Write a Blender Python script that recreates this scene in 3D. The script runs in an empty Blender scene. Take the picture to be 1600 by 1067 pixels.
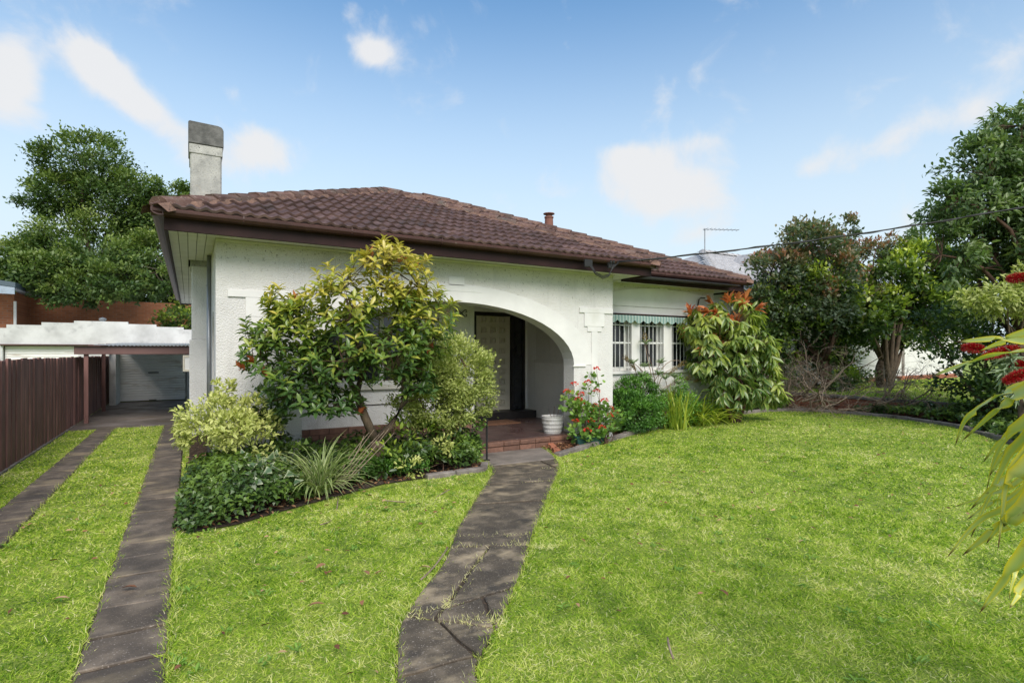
import bpy, bmesh, math, random
import numpy as np
from mathutils import Vector, Matrix
rad = math.radians
random.seed(7)
RNG = np.random.default_rng(11)
scene = bpy.context.scene
COL = scene.collection

# ------------------------------------------------------------------ camera
cam_data = bpy.data.cameras.new('camera')
cam = bpy.data.objects.new('camera', cam_data)
COL.objects.link(cam)
cam.location = (0, 0, 1.6)
cam.rotation_euler = (rad(90), 0, -math.atan(503 / 850))
cam_data.lens = 850 / 1600 * 36
cam_data.shift_y = 15.5 / 1600
cam_data.clip_start = 0.05
cam_data.clip_end = 2000
scene.camera = cam

# ------------------------------------------------------------------ world, sun, exposure
SUN_TO = Vector((-0.14, -0.82, 0.80)).normalized()      # direction from the scene to the sun
SKY_STRENGTH = 0.075
CLOUD_LEVEL = 4.05
scene.view_settings.view_transform = 'Standard'
scene.view_settings.look = 'None'
scene.view_settings.exposure = 1.52
scene.view_settings.gamma = 1.0
scene.view_settings.use_curve_mapping = False
scene.cycles.max_bounces = 8
scene.cycles.diffuse_bounces = 6
scene.cycles.glossy_bounces = 2
scene.cycles.transmission_bounces = 4
scene.cycles.use_denoising = True

world = bpy.data.worlds.new('World')
scene.world = world
world.use_nodes = True
nt = world.node_tree
nt.nodes.clear()
def wn(t, **kw):
    n = nt.nodes.new(t)
    for k, v in kw.items():
        setattr(n, k, v)
    return n
def wmath(op, a, b=None, c=None):
    n = wn('ShaderNodeMath', operation=op)
    for i, x in enumerate((a, b, c)):
        if x is None: continue
        if isinstance(x, (int, float)): n.inputs[i].default_value = x
        else: nt.links.new(x, n.inputs[i])
    return n.outputs[0]
sky = wn('ShaderNodeTexSky', sky_type='NISHITA')
sky.sun_disc = False
sky.sun_elevation = math.asin(SUN_TO.z)
sky.sun_rotation = math.atan2(SUN_TO.x, SUN_TO.y)
sky.air_density = 1.0
sky.dust_density = 0.6
sky.ozone_density = 1.6
tc = wn('ShaderNodeTexCoord')
sep = wn('ShaderNodeSeparateXYZ'); nt.links.new(tc.outputs['Generated'], sep.inputs[0])
az = wmath('ARCTAN2', sep.outputs[0], sep.outputs[1])
el = wmath('ARCSINE', sep.outputs[2])
nz = wn('ShaderNodeTexNoise'); nz.inputs['Scale'].default_value = 9.0; nz.inputs['Detail'].default_value = 12; nz.inputs['Roughness'].default_value = 0.60; nz.inputs['Distortion'].default_value = 0.35
nt.links.new(tc.outputs['Generated'], nz.inputs['Vector'])
nz2 = wn('ShaderNodeTexNoise'); nz2.inputs['Scale'].default_value = 2.3; nz2.inputs['Detail'].default_value = 6
nt.links.new(tc.outputs['Generated'], nz2.inputs['Vector'])
# soft cumulus banks: azimuth, elevation, half-widths, tilt, weight
CL = [(-12.4, 19.4, 2.5, 2.9, -35, 1.0), (-12.0, 21.6, 1.6, 1.6, 0, .5), (-7.4, 23.0, 2.3, 1.9, -25, .95), (-5.2, 21.4, 2.6, 1.7, -40, .95), (-2.8, 19.8, 2.4, 1.6, -35, .75), (-9.3, 21.0, 1.2, 2.0, 0, -.45), (.6, 17.6, 2.6, 1.9, -30, .6), (5.8, 18.6, 3.0, 2.3, 0, .85), (3.6, 23.0, 1.4, .9, 0, .35),
      (16.4, 27.9, 2.2, 1.25, -5, 1.0), (14.5, 30.8, 1.3, .8, 0, .3), (21.2, 30.6, 1.4, 1.0, 0, .3), (43.0, 19.3, 3.6, 1.4, -8, .95), (44.5, 16.4, 6.2, 2.5, -4, 1.1), (47.5, 14.6, 4.0, 1.8, 0, .5),
      (49.5, 11.5, 3.2, 1.2, 12, .6), (49.5, 19.9, 2.4, .9, 0, .45), (59.8, 16.6, 2.3, 1.3, 10, .8), (64.6, 17.2, 1.9, 1.2, 25, .6), (67.2, 18.4, 2.2, 1.2, 20, .7),
      (70.8, 18.3, 1.8, 1.4, 25, .9), (35.5, 16.0, 3.0, .8, 0, .35)]
tot = None
for a0, e0, sa, se, tilt, w in CL:
    da = wmath('SUBTRACT', az, rad(a0)); de = wmath('SUBTRACT', el, rad(e0))
    ct, st = math.cos(rad(tilt)), math.sin(rad(tilt))
    u = wmath('ADD', wmath('MULTIPLY', da, ct / rad(sa)), wmath('MULTIPLY', de, st / rad(sa)))
    v = wmath('ADD', wmath('MULTIPLY', da, -st / rad(se)), wmath('MULTIPLY', de, ct / rad(se)))
    q = wmath('ADD', wmath('MULTIPLY', u, u), wmath('MULTIPLY', v, v))
    g = wmath('MULTIPLY', wmath('EXPONENT', wmath('MULTIPLY', q, -1.0)), w)
    tot = g if tot is None else wmath('ADD', tot, g)
# away from the opening in view, unseen cloud cover is thickened for soft fill light
away = wmath('SUBTRACT', 1.0, wmath('COSINE', wmath('SUBTRACT', az, rad(30.6))))
away = wmath('MULTIPLY', wmath('SMOOTH_MIN', away, 1.0, 0.3), 0.95)
gen = wmath('MULTIPLY', away, nz2.outputs[0])
dens = wmath('ADD', wmath('ADD', tot, gen), wmath('MULTIPLY', wmath('SUBTRACT', nz.outputs[0], 0.5), 2.3))
mr = wn('ShaderNodeMapRange', interpolation_type='SMOOTHSTEP')
mr.inputs['From Min'].default_value = 0.16; mr.inputs['From Max'].default_value = 1.0
nt.links.new(dens, mr.inputs['Value'])
# pale band near the horizon as in hazy air
hz = wn('ShaderNodeMapRange', interpolation_type='SMOOTHSTEP')
hz.inputs['From Min'].default_value = rad(39); hz.inputs['From Max'].default_value = rad(5)
hz.inputs['To Max'].default_value = 0.95
nt.links.new(el, hz.inputs['Value'])
mixh = wn('ShaderNodeMix', data_type='RGBA')
tint = wn('ShaderNodeMix', data_type='RGBA', blend_type='MULTIPLY')
tint.inputs[0].default_value = 1.0; nt.links.new(sky.outputs[0], tint.inputs[6]); tint.inputs[7].default_value = (.60, .93, 1.04, 1)
nt.links.new(hz.outputs[0], mixh.inputs[0]); nt.links.new(tint.outputs[2], mixh.inputs[6])
mixh.inputs[7].default_value = (3.6, 4.15, 4.5, 1)
mixc = wn('ShaderNodeMix', data_type='RGBA')
cf = wmath('MULTIPLY', mr.outputs[0], 0.95)
nt.links.new(cf, mixc.inputs[0]); nt.links.new(mixh.outputs[2], mixc.inputs[6])
mixc.inputs[7].default_value = (CLOUD_LEVEL * .98, CLOUD_LEVEL * .985, CLOUD_LEVEL, 1)
bg = wn('ShaderNodeBackground'); bg.inputs[1].default_value = SKY_STRENGTH
nt.links.new(mixc.outputs[2], bg.inputs[0])
wo = wn('ShaderNodeOutputWorld'); nt.links.new(bg.outputs[0], wo.inputs[0])

sd = bpy.data.lights.new('sun', 'SUN')
sd.energy = 1.5
sd.angle = rad(40)
sd.color = (1.0, 0.92, 0.83)
sun = bpy.data.objects.new('sun', sd); COL.objects.link(sun)
sun.rotation_euler = SUN_TO.to_track_quat('Z', 'Y').to_euler()
sun.location = (0, 0, 20)

# ------------------------------------------------------------------ helpers
def lin(r, g, b):
    f = lambda c: (c / 255 / 12.92) if c / 255 <= .04045 else ((c / 255 + .055) / 1.055) ** 2.4
    return (f(r), f(g), f(b), 1)

def wloc(o):
    v = Vector((0, 0, 0))
    while o is not None:
        v += o.location; o = o.parent
    return v

def link(o, parent=None, loc=None):
    COL.objects.link(o)
    loc = Vector(loc) if loc is not None else Vector((0, 0, 0))
    if parent is not None:
        o.parent = parent
        o.location = loc - wloc(parent)
    else:
        o.location = loc
    return o

def tag(o, label=None, cat=None, group=None, kind=None):
    if label: o['label'] = label
    if cat: o['category'] = cat
    if group: o['group'] = group
    if kind: o['kind'] = kind
    return o

def thing(name, label, cat, loc=(0, 0, 0), group=None):
    o = bpy.data.objects.new(name, None)
    o.empty_display_size = 0.2
    link(o, None, loc)
    return tag(o, label, cat, group)

class MB:
    def __init__(s):
        s.v = []; s.f = []; s.m = []
    def add(s, vs, fs, mi=0):
        b = len(s.v)
        s.v += [tuple(x) for x in vs]
        s.f += [tuple(i + b for i in f) for f in fs]
        s.m += [mi] * len(fs)
        return s
    def box(s, x0, x1, y0, y1, z0, z1, mi=0):
        return s.add([(x0, y0, z0), (x1, y0, z0), (x1, y1, z0), (x0, y1, z0), (x0, y0, z1), (x1, y0, z1), (x1, y1, z1), (x0, y1, z1)],
                     [(0, 3, 2, 1), (4, 5, 6, 7), (0, 1, 5, 4), (1, 2, 6, 5), (2, 3, 7, 6), (3, 0, 4, 7)], mi)
    def prism(s, poly, fn, t0, t1, mi=0):
        """poly of 2D points, fn(a, b, t) -> 3D, extruded t0..t1"""
        n = len(poly)
        vs = [fn(a, b, t0) for a, b in poly] + [fn(a, b, t1) for a, b in poly]
        fs = [tuple(range(n)), tuple(range(2 * n - 1, n - 1, -1))]
        fs += [(i, i + n, (i + 1) % n + n, (i + 1) % n) for i in range(n)]
        return s.add(vs, fs, mi)
    def tube(s, pts, rads, n=6, mi=0, cap=True):
        pts = [Vector(p) for p in pts]
        if not isinstance(rads, (list, tuple)): rads = [rads] * len(pts)
        rings = []
        up = Vector((0, 0, 1))
        for i, p in enumerate(pts):
            d = (pts[min(i + 1, len(pts) - 1)] - pts[max(i - 1, 0)])
            if d.length < 1e-7: d = Vector((0, 0, 1))
            d.normalize()
            ref = up if abs(d.z) < .9 else Vector((1, 0, 0))
            a = d.cross(ref).normalized(); b = d.cross(a)
            rings.append([p + (a * math.cos(t * 2 * math.pi / n) + b * math.sin(t * 2 * math.pi / n)) * rads[i] for t in range(n)])
        vs = [v for r in rings for v in r]
        fs = []
        for i in range(len(pts) - 1):
            for t in range(n):
                fs.append((i * n + t, i * n + (t + 1) % n, (i + 1) * n + (t + 1) % n, (i + 1) * n + t))
        if cap:
            fs.append(tuple(range(n - 1, -1, -1))); fs.append(tuple((len(pts) - 1) * n + t for t in range(n)))
        return s.add(vs, fs, mi)
    def lathe(s, prof, c=(0, 0, 0), n=24, mi=0, sx=1, sy=1):
        vs = []; fs = []
        for r, z in prof:
            for t in range(n):
                a = 2 * math.pi * t / n
                vs.append((c[0] + r * sx * math.cos(a), c[1] + r * sy * math.sin(a), c[2] + z))
        for i in range(len(prof) - 1):
            for t in range(n):
                fs.append((i * n + t, i * n + (t + 1) % n, (i + 1) * n + (t + 1) % n, (i + 1) * n + t))
        return s.add(vs, fs, mi)
    def build(s, name, mats, parent=None, bevel=0, smooth=False, center=True, tri=False):
        me = bpy.data.meshes.new(name)
        c = Vector((0, 0, 0))
        vs = s.v
        if center and len(vs):
            arr = np.array(vs)
            lo, hi = arr.min(0), arr.max(0)
            c = Vector(((lo[0] + hi[0]) / 2, (lo[1] + hi[1]) / 2, lo[2]))
            vs = [(x - c.x, y - c.y, z - c.z) for x, y, z in vs]
        me.from_pydata(vs, [], s.f)
        if not isinstance(mats, (list, tuple)): mats = [mats]
        for m in mats: me.materials.append(m)
        if len(mats) > 1: me.polygons.foreach_set('material_index', s.m)
        bm = bmesh.new(); bm.from_mesh(me)
        if bevel:
            ed = [e for e in bm.edges if len(e.link_faces) == 2 and e.calc_face_angle(0) > .5]
            bmesh.ops.bevel(bm, geom=ed, offset=bevel, segments=1, affect='EDGES', profile=.5)
        if tri: bmesh.ops.triangulate(bm, faces=bm.faces)
        bmesh.ops.recalc_face_normals(bm, faces=bm.faces)
        bm.to_mesh(me); bm.free()
        if smooth: me.polygons.foreach_set('use_smooth', [True] * len(me.polygons))
        o = bpy.data.objects.new(name, me)
        return link(o, parent, c)

XY = lambda a, b, t: (a, b, t)
XZ = lambda a, b, t: (a, t, b)
YZ = lambda a, b, t: (t, a, b)

def dup(o, parent, loc, rot=None, name=None):
    c = o.copy()
    COL.objects.link(c)
    if parent is not None:
        c.parent = parent; c.location = Vector(loc) - wloc(parent)
    else: c.location = loc
    if rot is not None: c.rotation_euler = rot
    return c

def shared(name, me, parent, loc, rot=(0, 0, 0)):
    o = bpy.data.objects.new(name, me)
    link(o, parent, loc); o.rotation_euler = rot
    return o

# ------------------------------------------------------------------ materials
def nodes(name):
    m = bpy.data.materials.new(name); m.use_nodes = True
    t = m.node_tree; t.nodes.clear()
    out = t.nodes.new('ShaderNodeOutputMaterial')
    p = t.nodes.new('ShaderNodeBsdfPrincipled')
    t.links.new(p.outputs[0], out.inputs[0])
    return m, t, p, out

def ramp(t, fac, stops):
    r = t.nodes.new('ShaderNodeValToRGB')
    e = r.color_ramp.elements
    while len(e) < len(stops): e.new(0.5)
    for i, (pos, c) in enumerate(stops):
        e[i].position = pos; e[i].color = c if len(c) == 4 else (*c, 1)
    t.links.new(fac, r.inputs[0])
    return r.outputs[0]

def tmath(t, op, a, b=None, clamp=False):
    n = t.nodes.new('ShaderNodeMath'); n.operation = op; n.use_clamp = clamp
    for i, x in enumerate((a, b)):
        if x is None: continue
        if isinstance(x, (int, float)): n.inputs[i].default_value = x
        else: t.links.new(x, n.inputs[i])
    return n.outputs[0]

def tmix(t, fac, a, b, mode='MIX'):
    n = t.nodes.new('ShaderNodeMix'); n.data_type = 'RGBA'; n.blend_type = mode
    for i, x in ((0, fac), (6, a), (7, b)):
        if isinstance(x, (int, float)): n.inputs[i].default_value = x
        elif isinstance(x, tuple): n.inputs[i].default_value = x if len(x) == 4 else (*x, 1)
        else: t.links.new(x, n.inputs[i])
    return n.outputs[2]

def tnoise(t, scale, detail=5, rough=.55, stretch=None, dist=0):
    n = t.nodes.new('ShaderNodeTexNoise')
    n.inputs['Scale'].default_value = scale; n.inputs['Detail'].default_value = detail
    n.inputs['Roughness'].default_value = rough; n.inputs['Distortion'].default_value = dist
    g = t.nodes.new('ShaderNodeNewGeometry')
    if stretch:
        mp = t.nodes.new('ShaderNodeMapping'); mp.inputs['Scale'].default_value = stretch
        t.links.new(g.outputs['Position'], mp.inputs[0]); t.links.new(mp.outputs[0], n.inputs['Vector'])
    else: t.links.new(g.outputs['Position'], n.inputs['Vector'])
    return n.outputs[0]

def surf(name, stops, scale=4, detail=6, rough=.7, bump=None, objvar=0.0, stretch=None, stain=None, fleck=None, rvar=0, metal=0, spec=.5, dist=0):
    """stops: colour ramp over noise; bump: (scale, strength, distance); stain: (scale, colour, lo, hi, stretch)"""
    m, t, p, out = nodes(name)
    n = tnoise(t, scale, detail, .6, stretch, dist)
    c = ramp(t, n, stops)
    if stain:
        for st in (stain if isinstance(stain, list) else [stain]):
            s2 = tnoise(t, st[0], 6, .62, st[4] if len(st) > 4 else None)
            f = ramp(t, s2, [(st[2], (0, 0, 0)), (st[3], (1, 1, 1))])
            c = tmix(t, f, c, st[1])
    if fleck:
        s3 = tnoise(t, fleck[0], 2, .5)
        f = ramp(t, s3, [(fleck[2], (0, 0, 0)), (fleck[3], (1, 1, 1))])
        c = tmix(t, f, c, fleck[1])
    if objvar:
        oi = t.nodes.new('ShaderNodeObjectInfo')
        hv = t.nodes.new('ShaderNodeHueSaturation')
        mr_ = t.nodes.new('ShaderNodeMapRange'); mr_.inputs['To Min'].default_value = 1 - objvar; mr_.inputs['To Max'].default_value = 1 + objvar
        t.links.new(oi.outputs['Random'], mr_.inputs[0]); t.links.new(mr_.outputs[0], hv.inputs['Value'])
        t.links.new(c, hv.inputs['Color']); c = hv.outputs[0]
    t.links.new(c, p.inputs['Base Color'])
    p.inputs['Roughness'].default_value = rough
    p.inputs['Metallic'].default_value = metal
    p.inputs['Specular IOR Level'].default_value = spec
    if rvar:
        r2 = tnoise(t, 1.7, 4)
        rr = t.nodes.new('ShaderNodeMapRange'); rr.inputs['From Min'].default_value = .35; rr.inputs['From Max'].default_value = .65
        rr.inputs['To Min'].default_value = rough - rvar; rr.inputs['To Max'].default_value = rough + rvar
        t.links.new(r2, rr.inputs[0]); t.links.new(rr.outputs[0], p.inputs['Roughness'])
    if bump:
        b = t.nodes.new('ShaderNodeBump')
        b.inputs['Strength'].default_value = bump[1]; b.inputs['Distance'].default_value = bump[2]
        bn = tnoise(t, bump[0], 4, .6)
        t.links.new(bn, b.inputs['Height']); t.links.new(b.outputs[0], p.inputs['Normal'])
    return m

def leafmat(name, stops, edge=None, tip=None, rough=.42, trans=.3, tcol=None, spec=.45, edge_pow=1.5, stripes=False):
    m, t, p, out = nodes(name)
    av = t.nodes.new('ShaderNodeAttribute'); av.attribute_name = 'v'
    c = ramp(t, av.outputs['Fac'], stops)
    if stripes:
        a2 = t.nodes.new('ShaderNodeAttribute'); a2.attribute_name = 'e'
        w_ = tmath(t, 'MULTIPLY', tmath(t, 'ADD', tmath(t, 'SINE', tmath(t, 'MULTIPLY', a2.outputs['Fac'], 46)), 1), .22)
        c = tmix(t, w_, c, (.50, .54, .32))
        sp_ = ramp(t, tnoise(t, 38, 4), [(.64, (0, 0, 0)), (.70, (.8, .8, .8))]); c = tmix(t, sp_, c, (.20, .11, .03))
    if edge:
        ae = t.nodes.new('ShaderNodeAttribute'); ae.attribute_name = 'e'
        f = tmath(t, 'MULTIPLY', tmath(t, 'POWER', ae.outputs['Fac'], edge_pow), edge[1])
        c = tmix(t, f, c, edge[0])
    if tip:
        at = t.nodes.new('ShaderNodeAttribute'); at.attribute_name = 't'
        f = ramp(t, at.outputs['Fac'], [(tip[1], (0, 0, 0)), (min(1, tip[2]), (1, 1, 1))])
        c = tmix(t, f, c, tip[0])
    t.links.new(c, p.inputs['Base Color'])
    p.inputs['Roughness'].default_value = rough
    p.inputs['Specular IOR Level'].default_value = spec
    tr = t.nodes.new('ShaderNodeBsdfTranslucent')
    tc_ = tmix(t, 1.0, c, tcol or (1.0, 1.15, .55), 'MULTIPLY')
    t.links.new(tc_, tr.inputs[0])
    ms = t.nodes.new('ShaderNodeMixShader'); ms.inputs[0].default_value = trans
    t.links.new(p.outputs[0], ms.inputs[1]); t.links.new(tr.outputs[0], ms.inputs[2])
    t.links.new(ms.outputs[0], out.inputs[0])
    return m

def flat(name, c, rough=.6, metal=0, bump=None, objvar=0):
    k = lambda s: tuple(min(1, x * s) for x in c[:3]) + (1,)
    return surf(name, [(.3, k(.82)), (.7, k(1.12))], 9, 5, rough, bump, objvar, metal=metal)

# white roughcast: pebbly relief, dark flecks that thicken where damp has stayed
def roughcast(name, mould_and_shade=True, base=(.67, .655, .635)):
    m, t, p, out = nodes(name)
    b = base
    c = ramp(t, tnoise(t, 1.6, 7, .65), [(.3, tuple(x * .86 for x in b)), (.6, b)])
    fl = tnoise(t, 34, 4, .62)
    g = t.nodes.new('ShaderNodeNewGeometry'); sp = t.nodes.new('ShaderNodeSeparateXYZ'); t.links.new(g.outputs['Position'], sp.inputs[0])
    damp = tnoise(t, 2.3, 5, .7)
    # band beneath the eave: mould flecks, plus olive shade painted into the colour
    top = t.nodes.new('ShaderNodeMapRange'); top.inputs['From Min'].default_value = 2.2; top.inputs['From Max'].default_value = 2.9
    top.inputs['To Min'].default_value = 0; top.inputs['To Max'].default_value = .085 if mould_and_shade else 0
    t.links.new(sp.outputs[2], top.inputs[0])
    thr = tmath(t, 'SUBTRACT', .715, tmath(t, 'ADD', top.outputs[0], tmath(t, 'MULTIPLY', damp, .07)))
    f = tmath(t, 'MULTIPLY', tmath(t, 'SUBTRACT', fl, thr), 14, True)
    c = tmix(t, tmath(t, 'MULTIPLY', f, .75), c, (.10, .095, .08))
    if mould_and_shade:
        eave_shade = tmath(t, 'MULTIPLY', tmath(t, 'MULTIPLY', top.outputs[0], 4.5), damp, True)
        c = tmix(t, eave_shade, c, (.55, .52, .36))  # eave shade and bounce light painted into the wall colour as an olive tint
    dr = ramp(t, tnoise(t, 1.0, 6, .62, (7, 7, .55)), [(.55, (0, 0, 0)), (.80, (.42, .42, .42))])
    c = tmix(t, dr, c, tuple(x * .55 for x in b))
    gd = t.nodes.new('ShaderNodeMapRange'); gd.inputs['From Min'].default_value = .75; gd.inputs['From Max'].default_value = .0
    t.links.new(sp.outputs[2], gd.inputs[0])
    gm = tmath(t, 'MULTIPLY', gd.outputs[0], ramp(t, tnoise(t, 3.2, 6, .65), [(.42, (0, 0, 0)), (.7, (.8, .8, .8))]), True)
    c = tmix(t, gm, c, (.24, .20, .14))
    t.links.new(c, p.inputs['Base Color'])
    p.inputs['Roughness'].default_value = .85
    bp = t.nodes.new('ShaderNodeBump'); bp.inputs['Strength'].default_value = .6; bp.inputs['Distance'].default_value = .013
    vo = t.nodes.new('ShaderNodeTexVoronoi'); vo.inputs['Scale'].default_value = 56
    t.links.new(g.outputs['Position'], vo.inputs['Vector'])
    h = tmath(t, 'ADD', tmath(t, 'MULTIPLY', vo.outputs['Distance'], -.8), tnoise(t, 60, 3, .6))
    t.links.new(h, bp.inputs['Height']); t.links.new(bp.outputs[0], p.inputs['Normal'])
    return m

M = {}
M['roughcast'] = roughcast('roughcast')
M['roughcast_porch'] = roughcast('roughcast_porch', False, (.83, .82, .80))
M['roughcast_plain'] = roughcast('roughcast_plain', False, (.68, .665, .64))
M['render'] = surf('smooth_render', [(.3, (.62, .61, .59)), (.65, (.71, .70, .68))], 2.2, 7, .7, (50, .25, .004), stain=(1.2, (.5, .49, .42, 1), .58, .85))
M['trim'] = surf('trim_paint', [(.3, (.66, .65, .61)), (.7, (.76, .75, .71))], 5, 6, .55, (90, .15, .002), stain=(3, (.45, .42, .34, 1), .62, .85, (1, 1, 3)))
M['soffit'] = surf('soffit_paint', [(.3, (.62, .60, .53)), (.7, (.74, .72, .65))], 3, 6, .6, stain=(2.2, (.40, .37, .29, 1), .6, .85, (3, .4, 1)), objvar=.05)
M['gutter'] = surf('gutter_paint', [(.25, (.040, .020, .018)), (.7, (.085, .040, .034))], 3, 6, .4, (30, .1, .003), spec=.3, stain=(7, (.20, .16, .13, 1), .68, .82, (1, 1, 1)))
M['fascia'] = surf('fascia_paint', [(.25, (.016, .010, .010)), (.7, (.040, .020, .019))], 2.2, 6, .55, spec=.12, bump= (30, .1, .003))
M['rim'] = flat('gutter_rim', (.20, .13, .12), .35)
M['tile'] = surf('terracotta_tile', [(.25, (.046, .029, .026)), (.5, (.098, .057, .050)), (.75, (.18, .115, .10))], 5, 8, .7, (70, .5, .006), spec=.25, objvar=.16,
                 stain=[(26, (.21, .18, .16, 1), .62, .80), (2.0, (.055, .045, .038, 1), .52, .8)])
M['tile_cap'] = surf('ridge_tile', [(.25, (.062, .038, .032)), (.5, (.13, .075, .060)), (.75, (.23, .15, .12))], 6, 8, .8, (60, .6, .008), spec=.2, objvar=.25,
                     stain=[(3, (.09, .085, .075, 1), .5, .72), (30, (.34, .29, .24, 1), .58, .75)])
M['mortar'] = surf('ridge_mortar', [(.3, (.10, .06, .045)), (.7, (.24, .14, .10))], 14, 8, .95, (40, 1, .02))
M['chimney'] = surf('chimney_render', [(.25, (.20, .20, .19)), (.5, (.36, .355, .33)), (.75, (.50, .49, .45))], 5, 9, .9, (60, .8, .008), stain=[(2.2, (.42, .33, .22, 1), .6, .8), (45, (.09, .085, .075, 1), .58, .68)])
M['chimney_cap'] = surf('chimney_cap', [(.3, (.055, .055, .052)), (.7, (.19, .185, .175))], 6, 8, .9, (40, .5, .008))
M['concrete'] = surf('path_concrete', [(.25, (.040, .031, .022)), (.5, (.082, .064, .044)), (.75, (.21, .165, .115))], 5.5, 10, .8, (120, .6, .006), objvar=.16,
                     stain=[(2.6, (.33, .26, .165, 1), .53, .70, (1, 1.5, 1)), (4, (.03, .026, .022, 1), .55, .72), (90, (.27, .23, .19, 1), .585, .66)], rvar=.12)
M['concrete_light'] = surf('path_concrete_light', [(.25, (.10, .086, .075)), (.75, (.25, .21, .18))], 3.2, 9, .8, (110, .5, .005), objvar=.1,
                           stain=[(150, (.07, .06, .055, 1), .58, .7)])
M['strip'] = surf('strip_concrete', [(.25, (.046, .036, .027)), (.5, (.090, .070, .052)), (.75, (.21, .165, .12))], 4.5, 10, .75, (110, .5, .005), objvar=.2,
                  stain=[(1.6, (.25, .195, .12, 1), .54, .74, (1, 1.8, 1)), (85, (.28, .235, .20, 1), .60, .67)], rvar=.14)
M['slab'] = surf('driveway_slab', [(.25, (.09, .075, .068)), (.75, (.21, .18, .165))], 1.2, 8, .48, (60, .3, .004), stain=[(.9, (.085, .065, .04, 1), .5, .72, (1, 1.6, 1))], rvar=.2)
M['soil'] = surf('soil', [(.3, (.030, .022, .016)), (.7, (.085, .058, .038))], 9, 9, .95, (45, 1, .03), stain=(30, (.16, .10, .06, 1), .6, .72))
M['ground'] = surf('lawn_soil', [(.3, (.12, .18, .018)), (.55, (.22, .29, .032)), (.78, (.36, .35, .10))], 3.2, 10, .95, (60, 1, .02))
M['kerb'] = surf('kerb_stone', [(.3, (.12, .105, .095)), (.7, (.27, .235, .21))], 5, 8, .9, (50, .8, .01), objvar=.12, stain=(3, (.07, .055, .045, 1), .5, .75))
M['brick'] = surf('porch_brick', [(.3, (.11, .055, .038)), (.7, (.21, .105, .07))], 12, 7, .6, (80, .5, .004), objvar=.2, stain=(4, (.08, .05, .035, 1), .55, .8))
M['redbrick'] = surf('red_brick', [(.3, (.22, .075, .04)), (.7, (.36, .13, .07))], 20, 7, .85, (80, .6, .006), objvar=.2)
M['joint'] = surf('brick_mortar', [(.3, (.10, .07, .055)), (.7, (.20, .15, .12))], 20, 5, .95)
M['porchfloor'] = surf('porch_floor', [(.3, (.050, .030, .029)), (.7, (.105, .064, .058))], 2.4, 8, .34, (40, .15, .003),
                       stain=[(14, (.26, .20, .19, 1), .66, .72, (1, 3, 1))], rvar=.1)
M['black'] = surf('dark_paint', [(.3, (.010, .009, .010)), (.7, (.022, .020, .020))], 5, 4, .45)
M['door'] = surf('door_paint', [(.3, (.58, .53, .43)), (.7, (.68, .63, .52))], 3, 5, .5, (50, .1, .002))
M['glass'] = surf('window_glass', [(.3, (.012, .014, .018)), (.7, (.035, .038, .045))], 2, 4, .08, spec=.7)
M['whitebar'] = flat('white_steel', (.72, .72, .70), .45)
M['fence'] = surf('fence_paling', [(.25, (.10, .045, .040)), (.7, (.22, .11, .095))], 6, 7, .75, (50, .4, .004), objvar=.22, stretch=(1, 1, .25),
                  stain=(18, (.22, .16, .14, 1), .66, .78, (1, 1, .2)))
M['beam'] = surf('beam_paint', [(.3, (.095, .048, .044)), (.7, (.145, .075, .066))], 3, 5, .5, stretch=(.4, 1, 1))
M['corrug'] = surf('galvanised_sheet', [(.3, (.30, .31, .31)), (.7, (.55, .56, .56))], 4, 6, .45, metal=.3, stain=(4, (.24, .15, .11, 1), .6, .75))
M['shutter'] = surf('roller_paint', [(.3, (.72, .71, .69)), (.7, (.82, .81, .79))], 2, 5, .4, stain=(1.8, (.36, .27, .20, 1), .55, .78, (.6, 1, 3.5)))
M['parapet'] = surf('parapet_render', [(.3, (.40, .40, .39)), (.6, (.60, .60, .59))], 1.3, 8, .8, (30, .3, .005),
                    stain=[(1.6, (.20, .20, .20, 1), .58, .78), (5, (.32, .31, .30, 1), .62, .8)])
def brickwall(name, c1, c2, mort):
    m, t, p, out = nodes(name)
    g = t.nodes.new('ShaderNodeNewGeometry'); mp = t.nodes.new('ShaderNodeMapping')
    mp.inputs['Rotation'].default_value = (rad(90), 0, 0)
    t.links.new(g.outputs['Position'], mp.inputs[0])
    b = t.nodes.new('ShaderNodeTexBrick')
    b.inputs['Color1'].default_value = c1; b.inputs['Color2'].default_value = c2; b.inputs['Mortar'].default_value = mort
    b.inputs['Scale'].default_value = 1.0; b.inputs['Brick Width'].default_value = .24; b.inputs['Row Height'].default_value = .086
    b.inputs['Mortar Size'].default_value = .008
    t.links.new(mp.outputs[0], b.inputs['Vector'])
    c = tmix(t, ramp(t, tnoise(t, 2.5, 5), [(.35, (0, 0, 0)), (.7, (.4, .4, .4))]), b.outputs['Color'], tuple(x * .6 for x in c1[:3]))
    t.links.new(c, p.inputs['Base Color']); p.inputs['Roughness'].default_value = .85
    return m
M['brickwall'] = brickwall('orange_brickwork', (.36, .13, .055, 1), (.25, .085, .035, 1), (.25, .17, .12, 1))
M['bluefascia'] = flat('blue_grey_fascia', (.28, .34, .40), .5)
M['slate'] = flat('dark_blue_roof', (.06, .09, .11), .6)
M['greytile'] = surf('grey_tile', [(.3, (.26, .25, .25)), (.7, (.50, .49, .49))], 8, 7, .6, (60, .4, .004), objvar=.15)
M['terracotta'] = flat('terracotta', (.20, .085, .06), .8, bump=(40, .4, .004))
M['metal'] = flat('grey_metal', (.30, .31, .32), .4, .6)
M['bark'] = surf('bark', [(.3, (.045, .030, .020)), (.7, (.125, .088, .055))], 16, 8, .9, (50, .8, .012), stretch=(1, 1, .4))
M['bark_red'] = surf('bark_brown', [(.3, (.065, .034, .022)), (.7, (.16, .085, .055))], 14, 8, .9, (50, .8, .012), stretch=(1, 1, .4))
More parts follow.
